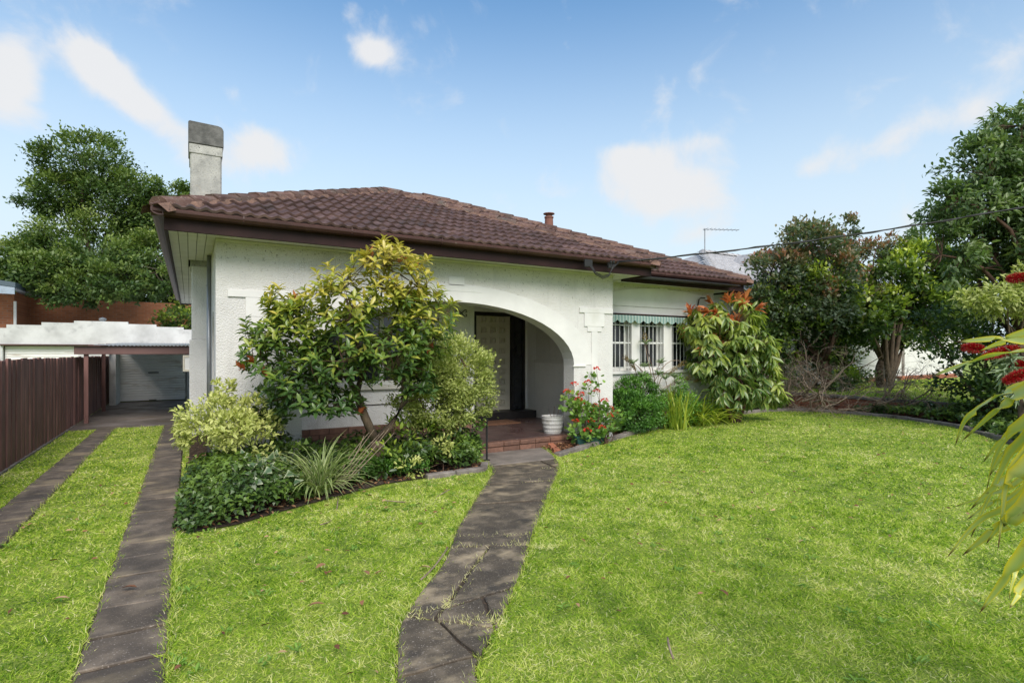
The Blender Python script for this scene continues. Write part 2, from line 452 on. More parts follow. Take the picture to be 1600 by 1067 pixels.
M['deadwood'] = surf('dead_wood', [(.3, (.13, .09, .065)), (.7, (.34, .26, .19))], 18, 7, .95, (60, .5, .006))
M['twig'] = flat('twig', (.10, .055, .035), .9)
M['pot'] = surf('pot_glaze', [(.3, (.44, .43, .42)), (.7, (.60, .59, .57))], 5, 5, .6, stain=(6, (.30, .27, .23, 1), .55, .78))
M['planter'] = flat('green_plastic', (.025, .085, .07), .4)
M['cable'] = flat('cable_rubber', (.012, .012, .012), .6)
M['litter'] = surf('dead_leaf', [(.3, (.16, .06, .025)), (.7, (.42, .25, .11))], 3, 3, .8, objvar=.4)
M['mat'] = flat('doormat', (.16, .075, .04), .95)
def awning_mat():
    m, t, p, out = nodes('awning_stripe')
    g = t.nodes.new('ShaderNodeNewGeometry'); sp = t.nodes.new('ShaderNodeSeparateXYZ'); t.links.new(g.outputs['Position'], sp.inputs[0])
    w = tmath(t, 'FRACT', tmath(t, 'MULTIPLY', sp.outputs[0], 12))
    f = tmath(t, 'GREATER_THAN', w, .5)
    c = tmix(t, f, (.40, .49, .46), (.20, .32, .30))
    t.links.new(c, p.inputs['Base Color']); p.inputs['Roughness'].default_value = .85
    return m
M['awning'] = awning_mat()

L = {}
L['grass'] = leafmat('grass_blades', [(0, (.07, .16, .012)), (.22, (.235, .40, .026)), (.47, (.50, .62, .075)), (.72, (.76, .74, .26)), (1, (.88, .80, .52))], rough=.5, trans=.45, spec=.25)
L['weed'] = leafmat('weed_leaves', [(0, (.12, .25, .03)), (1, (.26, .42, .07))], rough=.5, trans=.3)
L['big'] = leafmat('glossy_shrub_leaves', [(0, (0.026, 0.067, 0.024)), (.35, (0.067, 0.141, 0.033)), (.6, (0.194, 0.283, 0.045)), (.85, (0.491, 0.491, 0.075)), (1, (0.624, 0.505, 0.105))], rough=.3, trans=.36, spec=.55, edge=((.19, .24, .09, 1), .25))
L['red'] = leafmat('red_new_leaves', [(0, (.55, .12, .06)), (1, (.62, .26, .09))], rough=.35, trans=.35, tcol=(1, .6, .4))
L['varieg'] = leafmat('variegated_leaves', [(0, (.13, .19, .03)), (.5, (.32, .38, .08)), (1, (.50, .54, .18))], edge=((.74, .72, .32, 1), .6), rough=.5, trans=.35)
L['varieg_old'] = leafmat('variegated_leaves_old', [(0, (0.115, 0.167, 0.040)), (.5, (0.241, 0.305, 0.086)), (1, (0.437, 0.483, 0.196))], edge=((.62, .62, .30, 1), .6), rough=.5, trans=.3)
L['varieg_pale'] = leafmat('pale_variegated_leaves', [(0, (.20, .26, .04)), (.5, (.42, .47, .11)), (1, (.62, .63, .24))], edge=((.82, .78, .34, 1), .65), rough=.5, trans=.3)
L['ivy'] = leafmat('ivy_leaves', [(0, (.022, .046, .012)), (.45, (.055, .105, .022)), (.8, (.15, .235, .035)), (1, (.26, .36, .06))], rough=.36, trans=.2, spec=.5)
L['ivy_old'] = leafmat('ivy_leaves_old', [(0, (0.019, 0.054, 0.019)), (.5, (0.043, 0.115, 0.030)), (.85, (0.101, 0.216, 0.047)), (1, (0.216, 0.351, 0.081))], rough=.36, trans=.2, spec=.5)
L['ivy_var'] = leafmat('variegated_ivy_leaves', [(0, (.05, .10, .05)), (1, (.11, .18, .08))], edge=((.68, .68, .45, 1), .9), rough=.4, trans=.2, edge_pow=3)
L['dense'] = leafmat('dense_bush_leaves', [(0, (0.032, 0.089, 0.020)), (.5, (0.097, 0.233, 0.032)), (1, (0.241, 0.451, 0.072))], rough=.42, trans=.28)
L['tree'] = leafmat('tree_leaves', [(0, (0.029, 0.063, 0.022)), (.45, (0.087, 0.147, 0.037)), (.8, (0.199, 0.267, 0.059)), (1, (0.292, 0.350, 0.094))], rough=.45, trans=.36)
L['camellia'] = leafmat('camellia_leaves', [(0, (0.027, 0.060, 0.022)), (.5, (0.079, 0.140, 0.034)), (.8, (0.263, 0.356, 0.048)), (1, (0.562, 0.637, 0.094))], rough=.32, trans=.36, spec=.55)
L['bronze'] = leafmat('bronze_leaves', [(0, (0.055, 0.082, 0.056)), (.5, (0.138, 0.194, 0.099)), (.8, (0.275, 0.206, 0.119)), (1, (0.440, 0.169, 0.107))], rough=.4, trans=.36)
L['schef'] = leafmat('large_tree_leaves', [(0, (0.032, 0.076, 0.033)), (.45, (0.098, 0.175, 0.058)), (.8, (0.246, 0.326, 0.135)), (1, (0.491, 0.546, 0.272))], edge=((.34, .38, .17, 1), .35), rough=.35, trans=.36)
L['rhodo'] = leafmat('rubber_leaves', [(0, (0.041, 0.095, 0.030)), (.4, (0.088, 0.182, 0.047)), (.7, (0.203, 0.297, 0.061)), (1, (0.405, 0.459, 0.081))], edge=((.52, .50, .14, 1), .55), rough=.3, trans=.36, spec=.6, edge_pow=2.5)
L['strap'] = leafmat('strap_leaves', [(0, (0.108, 0.204, 0.048)), (1, (0.312, 0.408, 0.120))], edge=((.62, .60, .34, 1), .85), rough=.45, trans=.3, edge_pow=2, tip=((.35, .24, .10, 1), .9, 1))
L['yellowstrap'] = leafmat('yellow_strap_leaves', [(0, (0.180, 0.300, 0.036)), (1, (0.504, 0.552, 0.072))], rough=.45, trans=.35, tip=((.40, .27, .10, 1), .9, 1))
L['flax'] = leafmat('flax_leaves', [(0, (0.405, 0.524, 0.121)), (.5, (0.506, 0.574, 0.176)), (1, (0.709, 0.742, 0.297))], edge=((.80, .64, .02, 1), 1.0), rough=.30, trans=.25, edge_pow=1.8, stripes=True, tip=((.10, .045, .02, 1), .93, .97))
L['grey'] = leafmat('grey_green_leaves', [(0, (0.187, 0.264, 0.143)), (1, (0.462, 0.550, 0.352))], rough=.55, trans=.2)
L['rosette'] = leafmat('narrow_green_leaves', [(0, (0.084, 0.192, 0.054)), (1, (0.264, 0.432, 0.156))], edge=((.42, .50, .30, 1), .4), rough=.45, trans=.25)
L['geran'] = leafmat('geranium_leaves', [(0, (0.078, 0.182, 0.033)), (.7, (0.221, 0.364, 0.065)), (1, (0.494, 0.520, 0.156))], rough=.55, trans=.3)
L['petal'] = leafmat('scarlet_petals', [(0, (.62, .035, .02)), (1, (.80, .10, .05))], rough=.5, trans=.3, tcol=(1, .5, .4))
L['spike'] = leafmat('crimson_filaments', [(0, (.38, .010, .018)), (1, (.62, .05, .05))], rough=.5, trans=.2, tcol=(1, .4, .4))
L['cone'] = leafmat('faded_flower_heads', [(0, (.16, .10, .04)), (1, (.30, .24, .08))], rough=.8, trans=.1)
L['litter'] = leafmat('dead_leaves', [(0, (.10, .035, .018)), (.5, (.25, .11, .05)), (1, (.50, .34, .18))], rough=.8, trans=.1, tcol=(1, .8, .5))

# ------------------------------------------------------------------ leaves in bulk
def tpl_quad():     # folded diamond: 2 triangles
    V = np.array([(0, 0, 0), (-.5, .45, .10), (0, 1, 0), (.5, .45, .10)], float)
    return V, [(0, 3, 2), (0, 2, 1)], np.array([0, 1, .3, 1.]), np.array([0, .45, 1, .45])
def tpl_leaf():     # oval with midrib fold and droop: 6 triangles
    V = np.array([(0, 0, 0), (0, .5, .02), (0, 1, -.10), (-.42, .28, .10), (-.46, .62, .07), (.42, .28, .10), (.46, .62, .07)], float)
    F = [(0, 1, 3), (3, 1, 4), (4, 1, 2), (0, 5, 1), (5, 6, 1), (6, 2, 1)]
    return V, F, np.array([0, 0, .4, 1, 1, 1, 1.]), np.array([0, .5, 1, .28, .62, .28, .62])
def tpl_blade():    # bent grass blade: 3 triangles
    V = np.array([(-.5, 0, 0), (.5, 0, 0), (-.36, .55, .10), (.36, .55, .10), (0, 1, .42)], float)
    return V, [(0, 1, 3), (0, 3, 2), (2, 3, 4)], np.array([0, 0, 0, 0, 0.]), np.array([0, 0, .5, .5, 1.])
def tpl_ivy():      # three-lobed
    V = np.array([(0, 0, 0), (-.5, .15, .05), (-.28, .42, .03), (0, 1, -.05), (.28, .42, .03), (.5, .15, .05), (0, .4, 0)], float)
    F = [(0, 6, 1), (1, 6, 2), (2, 6, 3), (3, 6, 4), (4, 6, 5), (5, 6, 0)]
    return V, F, np.array([0, 1, .9, 1, .9, 1, 0.]), np.array([0, .2, .4, 1, .4, .2, .4])
def tpl_round():
    n = 7
    V = [(0, .5, -.06)] + [(.5 * math.sin(2 * math.pi * i / n), .5 - .5 * math.cos(2 * math.pi * i / n), .05 * math.cos(i * 2.2)) for i in range(n)]
    F = [(0, 1 + i, 1 + (i + 1) % n) for i in range(n)]
    return np.array(V), F, np.array([0] + [1] * n, float), np.array([.5] + [.5] * n)
TPL = dict(quad=tpl_quad(), leaf=tpl_leaf(), blade=tpl_blade(), ivy=tpl_ivy(), round=tpl_round())

def nrm(a):
    return a / np.maximum(np.linalg.norm(a, axis=1, keepdims=True), 1e-9)

def leafmesh(name, P, A, N, ln, wd, v, tpl):
    V, F, e, t = TPL[tpl]
    P = np.asarray(P, float); n = len(P)
    A = nrm(np.asarray(A, float)); N = np.asarray(N, float)
    S = nrm(np.cross(A, N)); N = np.cross(S, A)
    ln = np.broadcast_to(np.asarray(ln, float), n)[:, None, None]; wd = np.broadcast_to(np.asarray(wd, float), n)[:, None, None]
    k = len(V)
    co = P[:, None, :] + S[:, None, :] * V[None, :, 0:1] * wd + A[:, None, :] * V[None, :, 1:2] * ln + N[:, None, :] * V[None, :, 2:3] * ln
    co = co.reshape(-1, 3)
    F = np.array(F); m = len(F)
    idx = (F[None] + (np.arange(n) * k)[:, None, None]).reshape(-1)
    me = bpy.data.meshes.new(name)
    me.vertices.add(n * k); me.vertices.foreach_set('co', co.astype(np.float32).ravel())
    me.loops.add(n * m * 3); me.loops.foreach_set('vertex_index', idx.astype(np.int32))
    me.polygons.add(n * m); me.polygons.foreach_set('loop_start', np.arange(0, n * m * 3, 3, dtype=np.int32))
    me.update(calc_edges=True)
    for nm, arr in (('v', np.repeat(np.broadcast_to(v, n), k)), ('e', np.tile(e, n)), ('t', np.tile(t, n))):
        at = me.attributes.new(nm, 'FLOAT', 'POINT'); at.data.foreach_set('value', np.clip(arr, 0, 1).astype(np.float32))
    return me

def leafobj(name, mat, P, A, N, ln, wd, v, tpl='quad', parent=None, kind='stuff'):
    P = np.asarray(P, float)
    c = P.mean(0)
    me = leafmesh(name, P - c, A, N, ln, wd, v, tpl)
    me.materials.append(mat)
    o = bpy.data.objects.new(name, me)
    link(o, parent, c)
    if kind: o['kind'] = kind
    return o

def rdir(n):
    return nrm(RNG.normal(size=(n, 3)))

def crown_points(blobs, n, clumps=None, spread=.22, shell=.62, flat=1.0):
    """leaf positions in clumps spread over ellipsoids (x,y,z,rx,ry,rz)"""
    B = np.array(blobs, float)
    w = (B[:, 3] * B[:, 4] * B[:, 5]) ** (2 / 3); w /= w.sum()
    M_ = clumps or max(12, n // 60)
    bi = RNG.choice(len(B), M_, p=w)
    d = rdir(M_)
    r = shell + (1 - shell) * RNG.random(M_) ** .6
    C_ = B[bi, :3] + d * B[bi, 3:] * r[:, None]
    cv = RNG.random(M_)
    ci = RNG.integers(0, M_, n)
    R = B[bi, 3:].mean(1)[ci]
    off = RNG.normal(size=(n, 3)) * (R * spread)[:, None]; off[:, 2] *= .75 * flat
    P = C_[ci] + off
    out = nrm(P - B[bi[ci], :3])
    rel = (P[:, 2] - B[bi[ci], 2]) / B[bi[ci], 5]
    return P, out, cv[ci], rel

def foliage(name, mat, blobs, n, size, parent, clumps=None, spread=.22, shell=.62, tpl='quad', wr=.5, droop=0.0, up=.3, vbase=.0, vtop=.25, kind='stuff', vs=1.0):
    P, out, cv, rel = crown_points(blobs, n, clumps, spread, shell)
    keep = P[:, 2] > .02
    P, out, cv, rel = P[keep], out[keep], cv[keep], rel[keep]; n = len(P)
    A = out * .7 + rdir(n) * .8; A[:, 2] += up - droop
    N = rdir(n) * .55 + out * .5 + np.array([0, 0, .9])
    ln = size * (.7 + .6 * RNG.random(n))
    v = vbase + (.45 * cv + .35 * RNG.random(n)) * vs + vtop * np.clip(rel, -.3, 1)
    return leafobj(name, mat, P, A, N, ln, ln * wr * (.85 + .3 * RNG.random(n)), v, tpl, parent, kind)

def curve(p0, p1, bend=.1, n=5, up=0.0):
    p0, p1 = Vector(p0), Vector(p1)
    L_ = (p1 - p0).length
    off = Vector(RNG.normal(size=3)) * bend * L_; off.z += up * L_
    return [p0.lerp(p1, t) + off * math.sin(math.pi * t) for t in [i / (n - 1) for i in range(n)]]

def limbs(blobs, base, fork, r0, n_limb=6, n_twig=60, seed=0, mat='bark', parent=None, name='limb', sub=None):
    """trunk and limbs that reach into the blobs, one mesh"""
    mb = MB()
    mb.tube(curve(base, fork, .04, 5), [r0 * 1.25, r0 * 1.05, r0, r0 * .92, r0 * .85], 8)
    B = np.array(blobs, float); ends = []
    for i in range(n_limb):
        b = B[i % len(B)]
        d = rdir(1)[0] * .35
        e = b[:3] + d * b[3:]
        c = curve(fork, e, .1, 6, .05)
        mb.tube(c, [r0 * .62, r0 * .5, r0 * .42, r0 * .33, r0 * .24, r0 * .15], 6)
        ends += c[2:]
    for i in range(n_twig):
        b = B[RNG.integers(0, len(B))]
        e = Vector(b[:3] + rdir(1)[0] * b[3:] * (.55 + .4 * RNG.random()))
        s_ = min(ends, key=lambda q: (q - e).length)
        mb.tube(curve(s_, e, .1, 4), [r0 * .16, r0 * .11, r0 * .08, r0 * .04], 4, cap=False)
    return mb.build(name, M[mat], parent, smooth=True)

# ------------------------------------------------------------------ ground
def sheet(name, poly, z, mat, kind='structure', thick=0.0):
    mb = MB()
    if thick: mb.prism(poly, XY, z - thick, z)
    else: mb.add([(x, y, z) for x, y in poly], [tuple(range(len(poly)))])
    o = mb.build(name, mat)
    o['kind'] = kind
    return o
def ccw(p):
    a = sum(p[i][0] * p[(i + 1) % len(p)][1] - p[(i + 1) % len(p)][0] * p[i][1] for i in range(len(p)))
    return p if a > 0 else p[::-1]

g = sheet('ground', [(-300, -300), (300, -300), (300, 300), (-300, 300)], 0, M['ground'])

PATH_L = [(3.78, 7.50), (3.63, 6.95), (3.39, 6.27), (2.73, 5.377), (2.03, 4.42), (1.65, 3.80), (1.26, 3.35), (1.02, 3.0), (.87, 2.6), (.70, 2.1), (.45, 1.2)]
PATH_R = [(5.02, 7.50), (4.93, 7.18), (4.72, 6.70), (4.35, 6.06), (3.34, 4.87), (2.54, 3.93), (2.03, 3.30), (1.65, 2.87), (1.39, 2.60), (1.21, 2.38), (1.15, 2.0), (1.2, 1.2)]
def smooth2(p, k=4):
    q = [np.array(a, float) for a in p]; q = [2 * q[0] - q[1]] + q + [2 * q[-1] - q[-2]]; out = []
    for i in range(1, len(q) - 2):
        for j in range(k):
            t = j / k; a, b, c, d = q[i - 1:i + 3]
            r = .5 * (2 * b + (c - a) * t + (2 * a - 5 * b + 4 * c - d) * t * t + (3 * b - a - 3 * c + d) * t ** 3); out.append((float(r[0]), float(r[1])))
    out.append(tuple(map(float, p[-1]))); return out
PATH_L = smooth2(PATH_L); PATH_R = smooth2(PATH_R)
BED_L = [(-.10, 5.66), (.0, 5.55), (.37, 5.60), (.78, 5.83), (1.34, 6.1), (2.0, 6.41), (2.69, 6.47), (3.36, 6.42), (3.63, 6.95), (3.78, 7.5), (3.78, 7.6), (.27, 7.6), (.27, 9.6), (-.02, 9.6), (-.02, 7.2), (-.10, 6.4)]
KERB = [(4.80, 6.78), (5.39, 7.02), (6.47, 7.50), (7.57, 7.98), (8.82, 8.34), (10.05, 8.66), (11.86, 8.95), (13.2, 9.05), (14.1, 8.75), (14.5, 7.86), (14.6, 6.99), (14.4, 6.03), (14.0, 5.2), (13.06, 4.33), (11.88, 3.43), (10.6, 2.4), (9.4, 1.2)]
BED_R = [(5.02, 7.5)] + KERB + [(15.2, 0), (15.2, 11), (10.4, 11), (10.4, 8.4), (6.63, 8.4), (6.63, 7.6), (5.75, 7.6), (5.3, 7.5)]
sheet('path_base', PATH_L + PATH_R[::-1], .005, M['soil'])
sheet('left_garden_bed', BED_L, .012, M['soil'])
sheet('right_garden_bed', BED_R, .012, M['soil'])
# raised neighbouring ground
nb = MB(); nb.box(15.32, 200, -60, 200, -.5, .38)
o = nb.build('raised_ground', M['ground']); o['kind'] = 'structure'

def inside(poly, X, Y):
    poly = np.array(poly); c = np.zeros(len(X), bool); j = len(poly) - 1
    for i in range(len(poly)):
        xi, yi = poly[i]; xj, yj = poly[j]
        if yi != yj:
            c ^= ((yi > Y) != (yj > Y)) & (X < (xj - xi) * (Y - yi) / (yj - yi) + xi)
        j = i
    return c

def split(poly, a, b):
    nx, ny = -(b[1] - a[1]), b[0] - a[0]
    dd = [(p[0] - a[0]) * nx + (p[1] - a[1]) * ny for p in poly]
    A, B = [], []
    for i in range(len(poly)):
        p, q, dp, dq = poly[i], poly[(i + 1) % len(poly)], dd[i], dd[(i + 1) % len(poly)]
        if dp >= 0: A.append(p)
        if dp <= 0: B.append(p)
        if dp * dq < 0:
            t = dp / (dp - dq); r = (p[0] + (q[0] - p[0]) * t, p[1] + (q[1] - p[1]) * t)
            A.append(r); B.append(r)
    return A, B
def area(p): return abs(sum(p[i][0] * p[(i + 1) % len(p)][1] - p[(i + 1) % len(p)][0] * p[i][1] for i in range(len(p)))) / 2
def rough_edges(poly, amp, step=.14):
    out = []
    for i in range(len(poly)):
        p, q = poly[i], poly[(i + 1) % len(poly)]
        l = math.hypot(q[0] - p[0], q[1] - p[1]); k = max(1, int(l / step))
        out.append(p)
        for j in range(1, k):
            t = j / k; nx, ny = (q[1] - p[1]) / l, -(q[0] - p[0]) / l
            o_ = random.uniform(-amp, amp)
            out.append((p[0] + (q[0] - p[0]) * t + nx * o_, p[1] + (q[1] - p[1]) * t + ny * o_))
    return out
def inset(poly, d):
    poly = ccw(poly); n = len(poly); out = []
    for i in range(n):
        p0, p, p1 = poly[i - 1], poly[i], poly[(i + 1) % n]
        e0 = Vector((p[0] - p0[0], p[1] - p0[1])); e1 = Vector((p1[0] - p[0], p1[1] - p[1]))
        if e0.length < 1e-5 or e1.length < 1e-5: continue
        n0 = Vector((-e0.y, e0.x)).normalized(); n1 = Vector((-e1.y, e1.x)).normalized()
        m = (n0 + n1)
        if m.length < .2: m = n0
        m.normalize(); k = d / max(.35, m.dot(n0))
        out.append((p[0] + m.x * k, p[1] + m.y * k))
    return out
def slab(poly, z, parent, mat, gap=.009, tilt=.004, name='slab'):
    q = inset(rough_edges(poly, .009, .09), gap)
    if len(q) < 3 or area(q) < .002: return
    mb = MB(); n = len(q)
    cx, cy = sum(p[0] for p in q) / n, sum(p[1] for p in q) / n
    tx, ty = random.uniform(-tilt, tilt) * 2, random.uniform(-tilt, tilt) * 2
    qt = inset(q, .006)
    if len(qt) != n: qt = q
    dz = random.uniform(-.003, .003)
    f = lambda x, y: z + dz + (x - cx) * tx + (y - cy) * ty
    vs = [(x, y, .002) for x, y in q] + [(x, y, f(x, y) - .006) for x, y in q] + [(x, y, f(x, y)) for x, y in qt]
    fs = []
    for r in (0, 1):
        fs += [(r * n + i, r * n + (i + 1) % n, (r + 1) * n + (i + 1) % n, (r + 1) * n + i) for i in range(n)]
    fs.append(tuple(range(2 * n, 3 * n)))
    mb.add(vs, fs)
    return mb.build(name, mat, parent)

path = thing('garden_path', 'dark cracked concrete path curving from the lawn up to the porch step', 'path', (2.5, 4.6, 0))
del path['category']; path['kind'] = 'structure'
full = ccw(PATH_L + PATH_R[::-1])
joints = [((3.1, 5.95), (4.5, 6.35)), ((2.54, 5.13), (4.3, 5.66 - .13)), ]
cells = [full]
def cut(a, b, only=None):
    global cells
    new = []
    for c in cells:
        if only is not None and not inside(c, np.array([only[0]]), np.array([only[1]]))[0]:
            new.append(c); continue
        A, B = split(c, a, b)
        for p in (A, B):
            if len(p) > 2 and area(p) > .001: new.append(p)
    cells = new
cut((3.45, 5.58), (3.95, 5.42)); cut((2.64, 5.02), (3.42, 4.75)); cut((1.80, 4.02), (2.60, 3.62))
cut((1.12, 3.10), (1.60, 2.62))
cut((4.0, 6.6), (5.0, 6.55), (4.3, 6.9)); cut((4.35, 6.58), (4.25, 5.9), (4.3, 6.2))
cut((2.05, 3.85), (1.30, 3.05), (1.7, 3.4)); cut((1.05, 3.10), (1.47, 3.14), (1.2, 3.15)); cut((1.98, 3.15), (1.45, 3.1), (1.75, 3.1))
cut((1.62, 3.12), (1.5, 2.72), (1.5, 2.95)); cut((2.35, 3.75), (2.0, 3.5), (2.3, 3.6))
cut((1.25, 2.95), (1.28, 2.45), (1.1, 2.7)); cut((.9, 2.55), (1.3, 2.52), (1.05, 2.6)); cut((.8, 2.3), (1.3, 2.2), (1.0, 2.3)); cut((.8, 1.8), (1.3, 1.75))
for i, c in enumerate(cells):
    cy = sum(p[1] for p in c) / len(c)
    slab(c, .024, path, M['concrete'] if cy < 6.4 else M['concrete_light'] if cy > 6.9 else M['concrete'], gap=.012 if cy < 4.2 else .018)
def strip(label, x0, x1, slant, seed):
    random.seed(seed)
    t = thing('driveway_strip', label, 'driveway', ((x0 + x1) / 2, 8, 0), None)
    del t['category']; t['kind'] = 'structure'
    b = MB(); b.add([(x0, 1.2, .004), (x1, 1.2, .004), (x1, 13.93, .004), (x0, 13.93, .004)], [(0, 1, 2, 3)]); b.build('bedding', M['soil'], t)
    y = 1.2
    while y < 13.7:
        l = random.choice([.36, .42, .46, .52]); y1 = min(y + l, 13.9)
        if 13.9 - y1 < .2: y1 = 13.9
        s0 = random.uniform(-.02, .02)
        p = [(x0, y + s0), (x1, y - slant + s0), (x1, y1 - slant), (x0, y1)]
        sl = slab(p, .022, t, M['strip'], gap=.011)
        if random.random() < .18 and y > 4:
            pass
        y = y1
    return t
s1 = strip('right-hand driveway wheel strip of dark slabs between two bands of lawn', -.50, -.10, .015, 3)
s2 = strip('left-hand driveway wheel strip of dark slabs nearer the brown fence', -1.65, -1.31, .015, 5)
random.seed(7)
sb = MB(); sb.box(-2.12, .0, 13.95, 20.75, -.05, .02)
o = sb.build('driveway_slab', M['slab']); o['kind'] = 'structure'

# edging stones along the curved beds
edge = thing('garden_edging', 'low grey stone edging curving along the right flower bed beside the lawn', 'edging', (9, 8.2, 0))
def along(poly, step):
    out = []; acc = 0; pts = [Vector((*p, 0)) for p in poly]
    for i in range(len(pts) - 1):
        a, b = pts[i], pts[i + 1]; l = (b - a).length; s_ = acc
        while s_ < l:
            out.append(a.lerp(b, s_ / l)); s_ += step
        acc = s_ - l
    return out
ks = along(KERB, .62)
for i in range(len(ks) - 1):
    a, b = ks[i], ks[i + 1]; d = (b - a); u = d.normalized(); nrm_ = Vector((-u.y, u.x, 0))
    w = .055 + random.uniform(-.006, .012); h = .07 + random.uniform(-.012, .012)
    p0, p1 = a + u * .006, b - u * .006
    m0 = (p0 + p1) / 2 + nrm_ * random.uniform(-.008, .008)
    mb = MB()
    q = [p0 - nrm_ * w, m0 - nrm_ * w, p1 - nrm_ * w, p1 + nrm_ * w, m0 + nrm_ * w, p0 + nrm_ * w]
    mb.prism([(p.x, p.y) for p in q], XY, -.02, h)
    mb.build('stone', M['kerb'], edge, bevel=.012)
edge2 = thing('garden_edging', 'short grey stone edging at the foot of the left bed beside the path', 'edging', (3, 6.4, 0))
ks = [Vector((2.55, 6.43, 0)), Vector((2.95, 6.44, 0)), Vector((3.38, 6.46, 0)), Vector((3.55, 6.75, 0))]
for i in range(3):
    a, b = ks[i], ks[i + 1]; u = (b - a).normalized(); nv = Vector((-u.y, u.x, 0)) * .05
    a = a + u * .006; b = b - u * .006
    mb = MB(); mb.prism([((a - nv).x, (a - nv).y), ((b - nv).x, (b - nv).y), ((b + nv).x, (b + nv).y), ((a + nv).x, (a + nv).y)], XY, -.02, .06)
    mb.build('stone', M['kerb'], edge2, bevel=.012)

# ------------------------------------------------------------------ the bungalow
house = thing('bungalow', 'white roughcast bungalow with brown tiled hip roof and wide porch arch', 'house', (3.5, 8, 0))
H = house
SP, AX, AR, AB = 1.36, 3.51, 2.24, 1.0       # arch spring height, centre, half-width, rise
def arc(a, b, n=28, x0=AX, z0=SP): return [(x0 - a * math.cos(math.pi * i / n), z0 + b * math.sin(math.pi * i / n)) for i in range(n + 1)]
# front wall with the arch
outline = [(.27, 0), (1.27, 0)] + arc(AR, AB) + [(5.75, 0), (6.63, 0), (6.63, 3.02), (.27, 3.02)]
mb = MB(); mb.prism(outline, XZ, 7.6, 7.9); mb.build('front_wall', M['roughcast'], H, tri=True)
# smooth band round the arch, with a stepped key block and pilasters
outer = arc(2.66, 1.27, 28)
ring = arc(AR, AB)
band = [(x, z) for x, z in outer] + [(5.97, SP), (5.97, SP - .03), (5.75, SP - .03)] + ring[::-1] + [(1.27, SP - .03), (1.05, SP - .03), (1.05, SP)]
mb = MB(); mb.prism(ring[::-1] + [(1.27, SP), (.85, SP)] + outer + [(6.17, SP)], XZ, 7.592, 7.6); mb.build('arch_band', M['render'], H, tri=True)
for nm, bx in (('key_block', (3.38, 3.64, 2.61, 2.74)), ('key_block', (3.08, 3.94, 2.52, 2.62))):
    mb = MB(); mb.box(bx[0], bx[1], 7.588, 7.6, bx[2], bx[3]); mb.build(nm, M['render'], H)
for sx in (0, 1):
    f = lambda a, b: (a, b) if sx else (7.02 - b, 7.02 - a)
    for (a, b, z0, z1, pr) in ((5.86, 6.62, 2.28, 2.37, .014), (5.97, 6.42, 2.04, 2.28, .011), (6.04, 6.36, 1.95, 2.04, .008), (6.13, 6.27, .25, 1.95, .006)):
        x0, x1 = f(a, b)
        mb = MB(); mb.box(x0, x1, 7.592 - pr, 7.6, z0, z1); mb.build('pilaster_block', M['render'], H, bevel=.003)
mb = MB(); mb.box(5.72, 6.0, 7.575, 7.6, SP - .025, SP); mb.build('spring_ledge', M['render'], H)
# side wall (west) with its own arched opening to the porch
so = [(7.9, 0), (8.05, 0), (8.05, 1.5)] + [(8.45 - .4 * math.cos(math.pi * i / 12), 1.5 + .65 * math.sin(math.pi * i / 12)) for i in range(1, 12)] + [(8.85, 1.5), (8.85, 0), (18.0, 0), (18.0, 3.02), (7.9, 3.02)]
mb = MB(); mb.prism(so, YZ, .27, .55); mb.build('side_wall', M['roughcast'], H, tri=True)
mb = MB(); mb.box(.55, 10.35, 17.7, 18.0, 0, 3.02); mb.build('rear_wall', M['roughcast_plain'], H)
mb = MB(); mb.box(10.05, 10.35, 8.7, 17.7, 0, 3.02); mb.build('east_wall', M['roughcast_plain'], H)
# porch recess walls
mb = MB(); mb.box(.55, 1.55, 9.05, 9.3, .18, 3.02); mb.box(3.45, 4.54, 9.05, 9.3, .18, 3.02); mb.box(1.55, 3.45, 9.05, 9.3, .18, .96); mb.box(1.55, 3.45, 9.05, 9.3, 2.25, 3.02)
mb.build('porch_wall', M['roughcast_porch'], H)
mb = MB(); mb.box(4.30, 4.54, 9.3, 10.24, .18, 3.02); mb.build('alcove_wall', M['roughcast_porch'], H)
mb = MB(); mb.box(4.30, 5.12, 10.24, 10.5, .18, 3.02); mb.box(5.12, 6.40, 10.24, 10.5, 2.44, 3.02); mb.box(6.40, 6.45, 10.24, 10.5, .18, 3.02); mb.build('entry_wall', M['roughcast_porch'], H)
mb = MB(); mb.box(6.45, 6.63, 7.9, 10.5, 0, 3.02); mb.build('porch_side_wall', M['roughcast_porch'], H)
mb = MB(); mb.box(.55, 6.45, 7.9, 10.5, 2.86, 2.90); mb.build('porch_ceiling', M['soffit'], H)
# line and sill beneath the porch window
mb = MB(); mb.box(.56, 4.53, 9.035, 9.05, .70, .712); mb.build('string_line', M['fascia'], H)
wn_ = MB(); wn_.box(1.45, 3.55, 8.98, 9.12, .96, 1.03); pw_sill = wn_.build('window_sill', M['soffit'], H, bevel=.006)
pw = MB(); pw.box(1.55, 3.45, 9.12, 9.2, 1.03, 1.10); pw.box(1.55, 3.45, 9.12, 9.2, 2.18, 2.25)
for x in (1.55, 2.16, 2.78, 3.38): pw.box(x, x + .07, 9.12, 9.2, 1.10, 2.18)
pwf = pw.build('porch_window', M['trim'], H)
for x0, x1 in ((1.62, 2.16), (2.23, 2.78), (2.85, 3.38)):
    mb = MB(); mb.box(x0, x1, 9.15, 9.16, 1.10, 2.18); mb.build('pane', M['glass'], pwf)
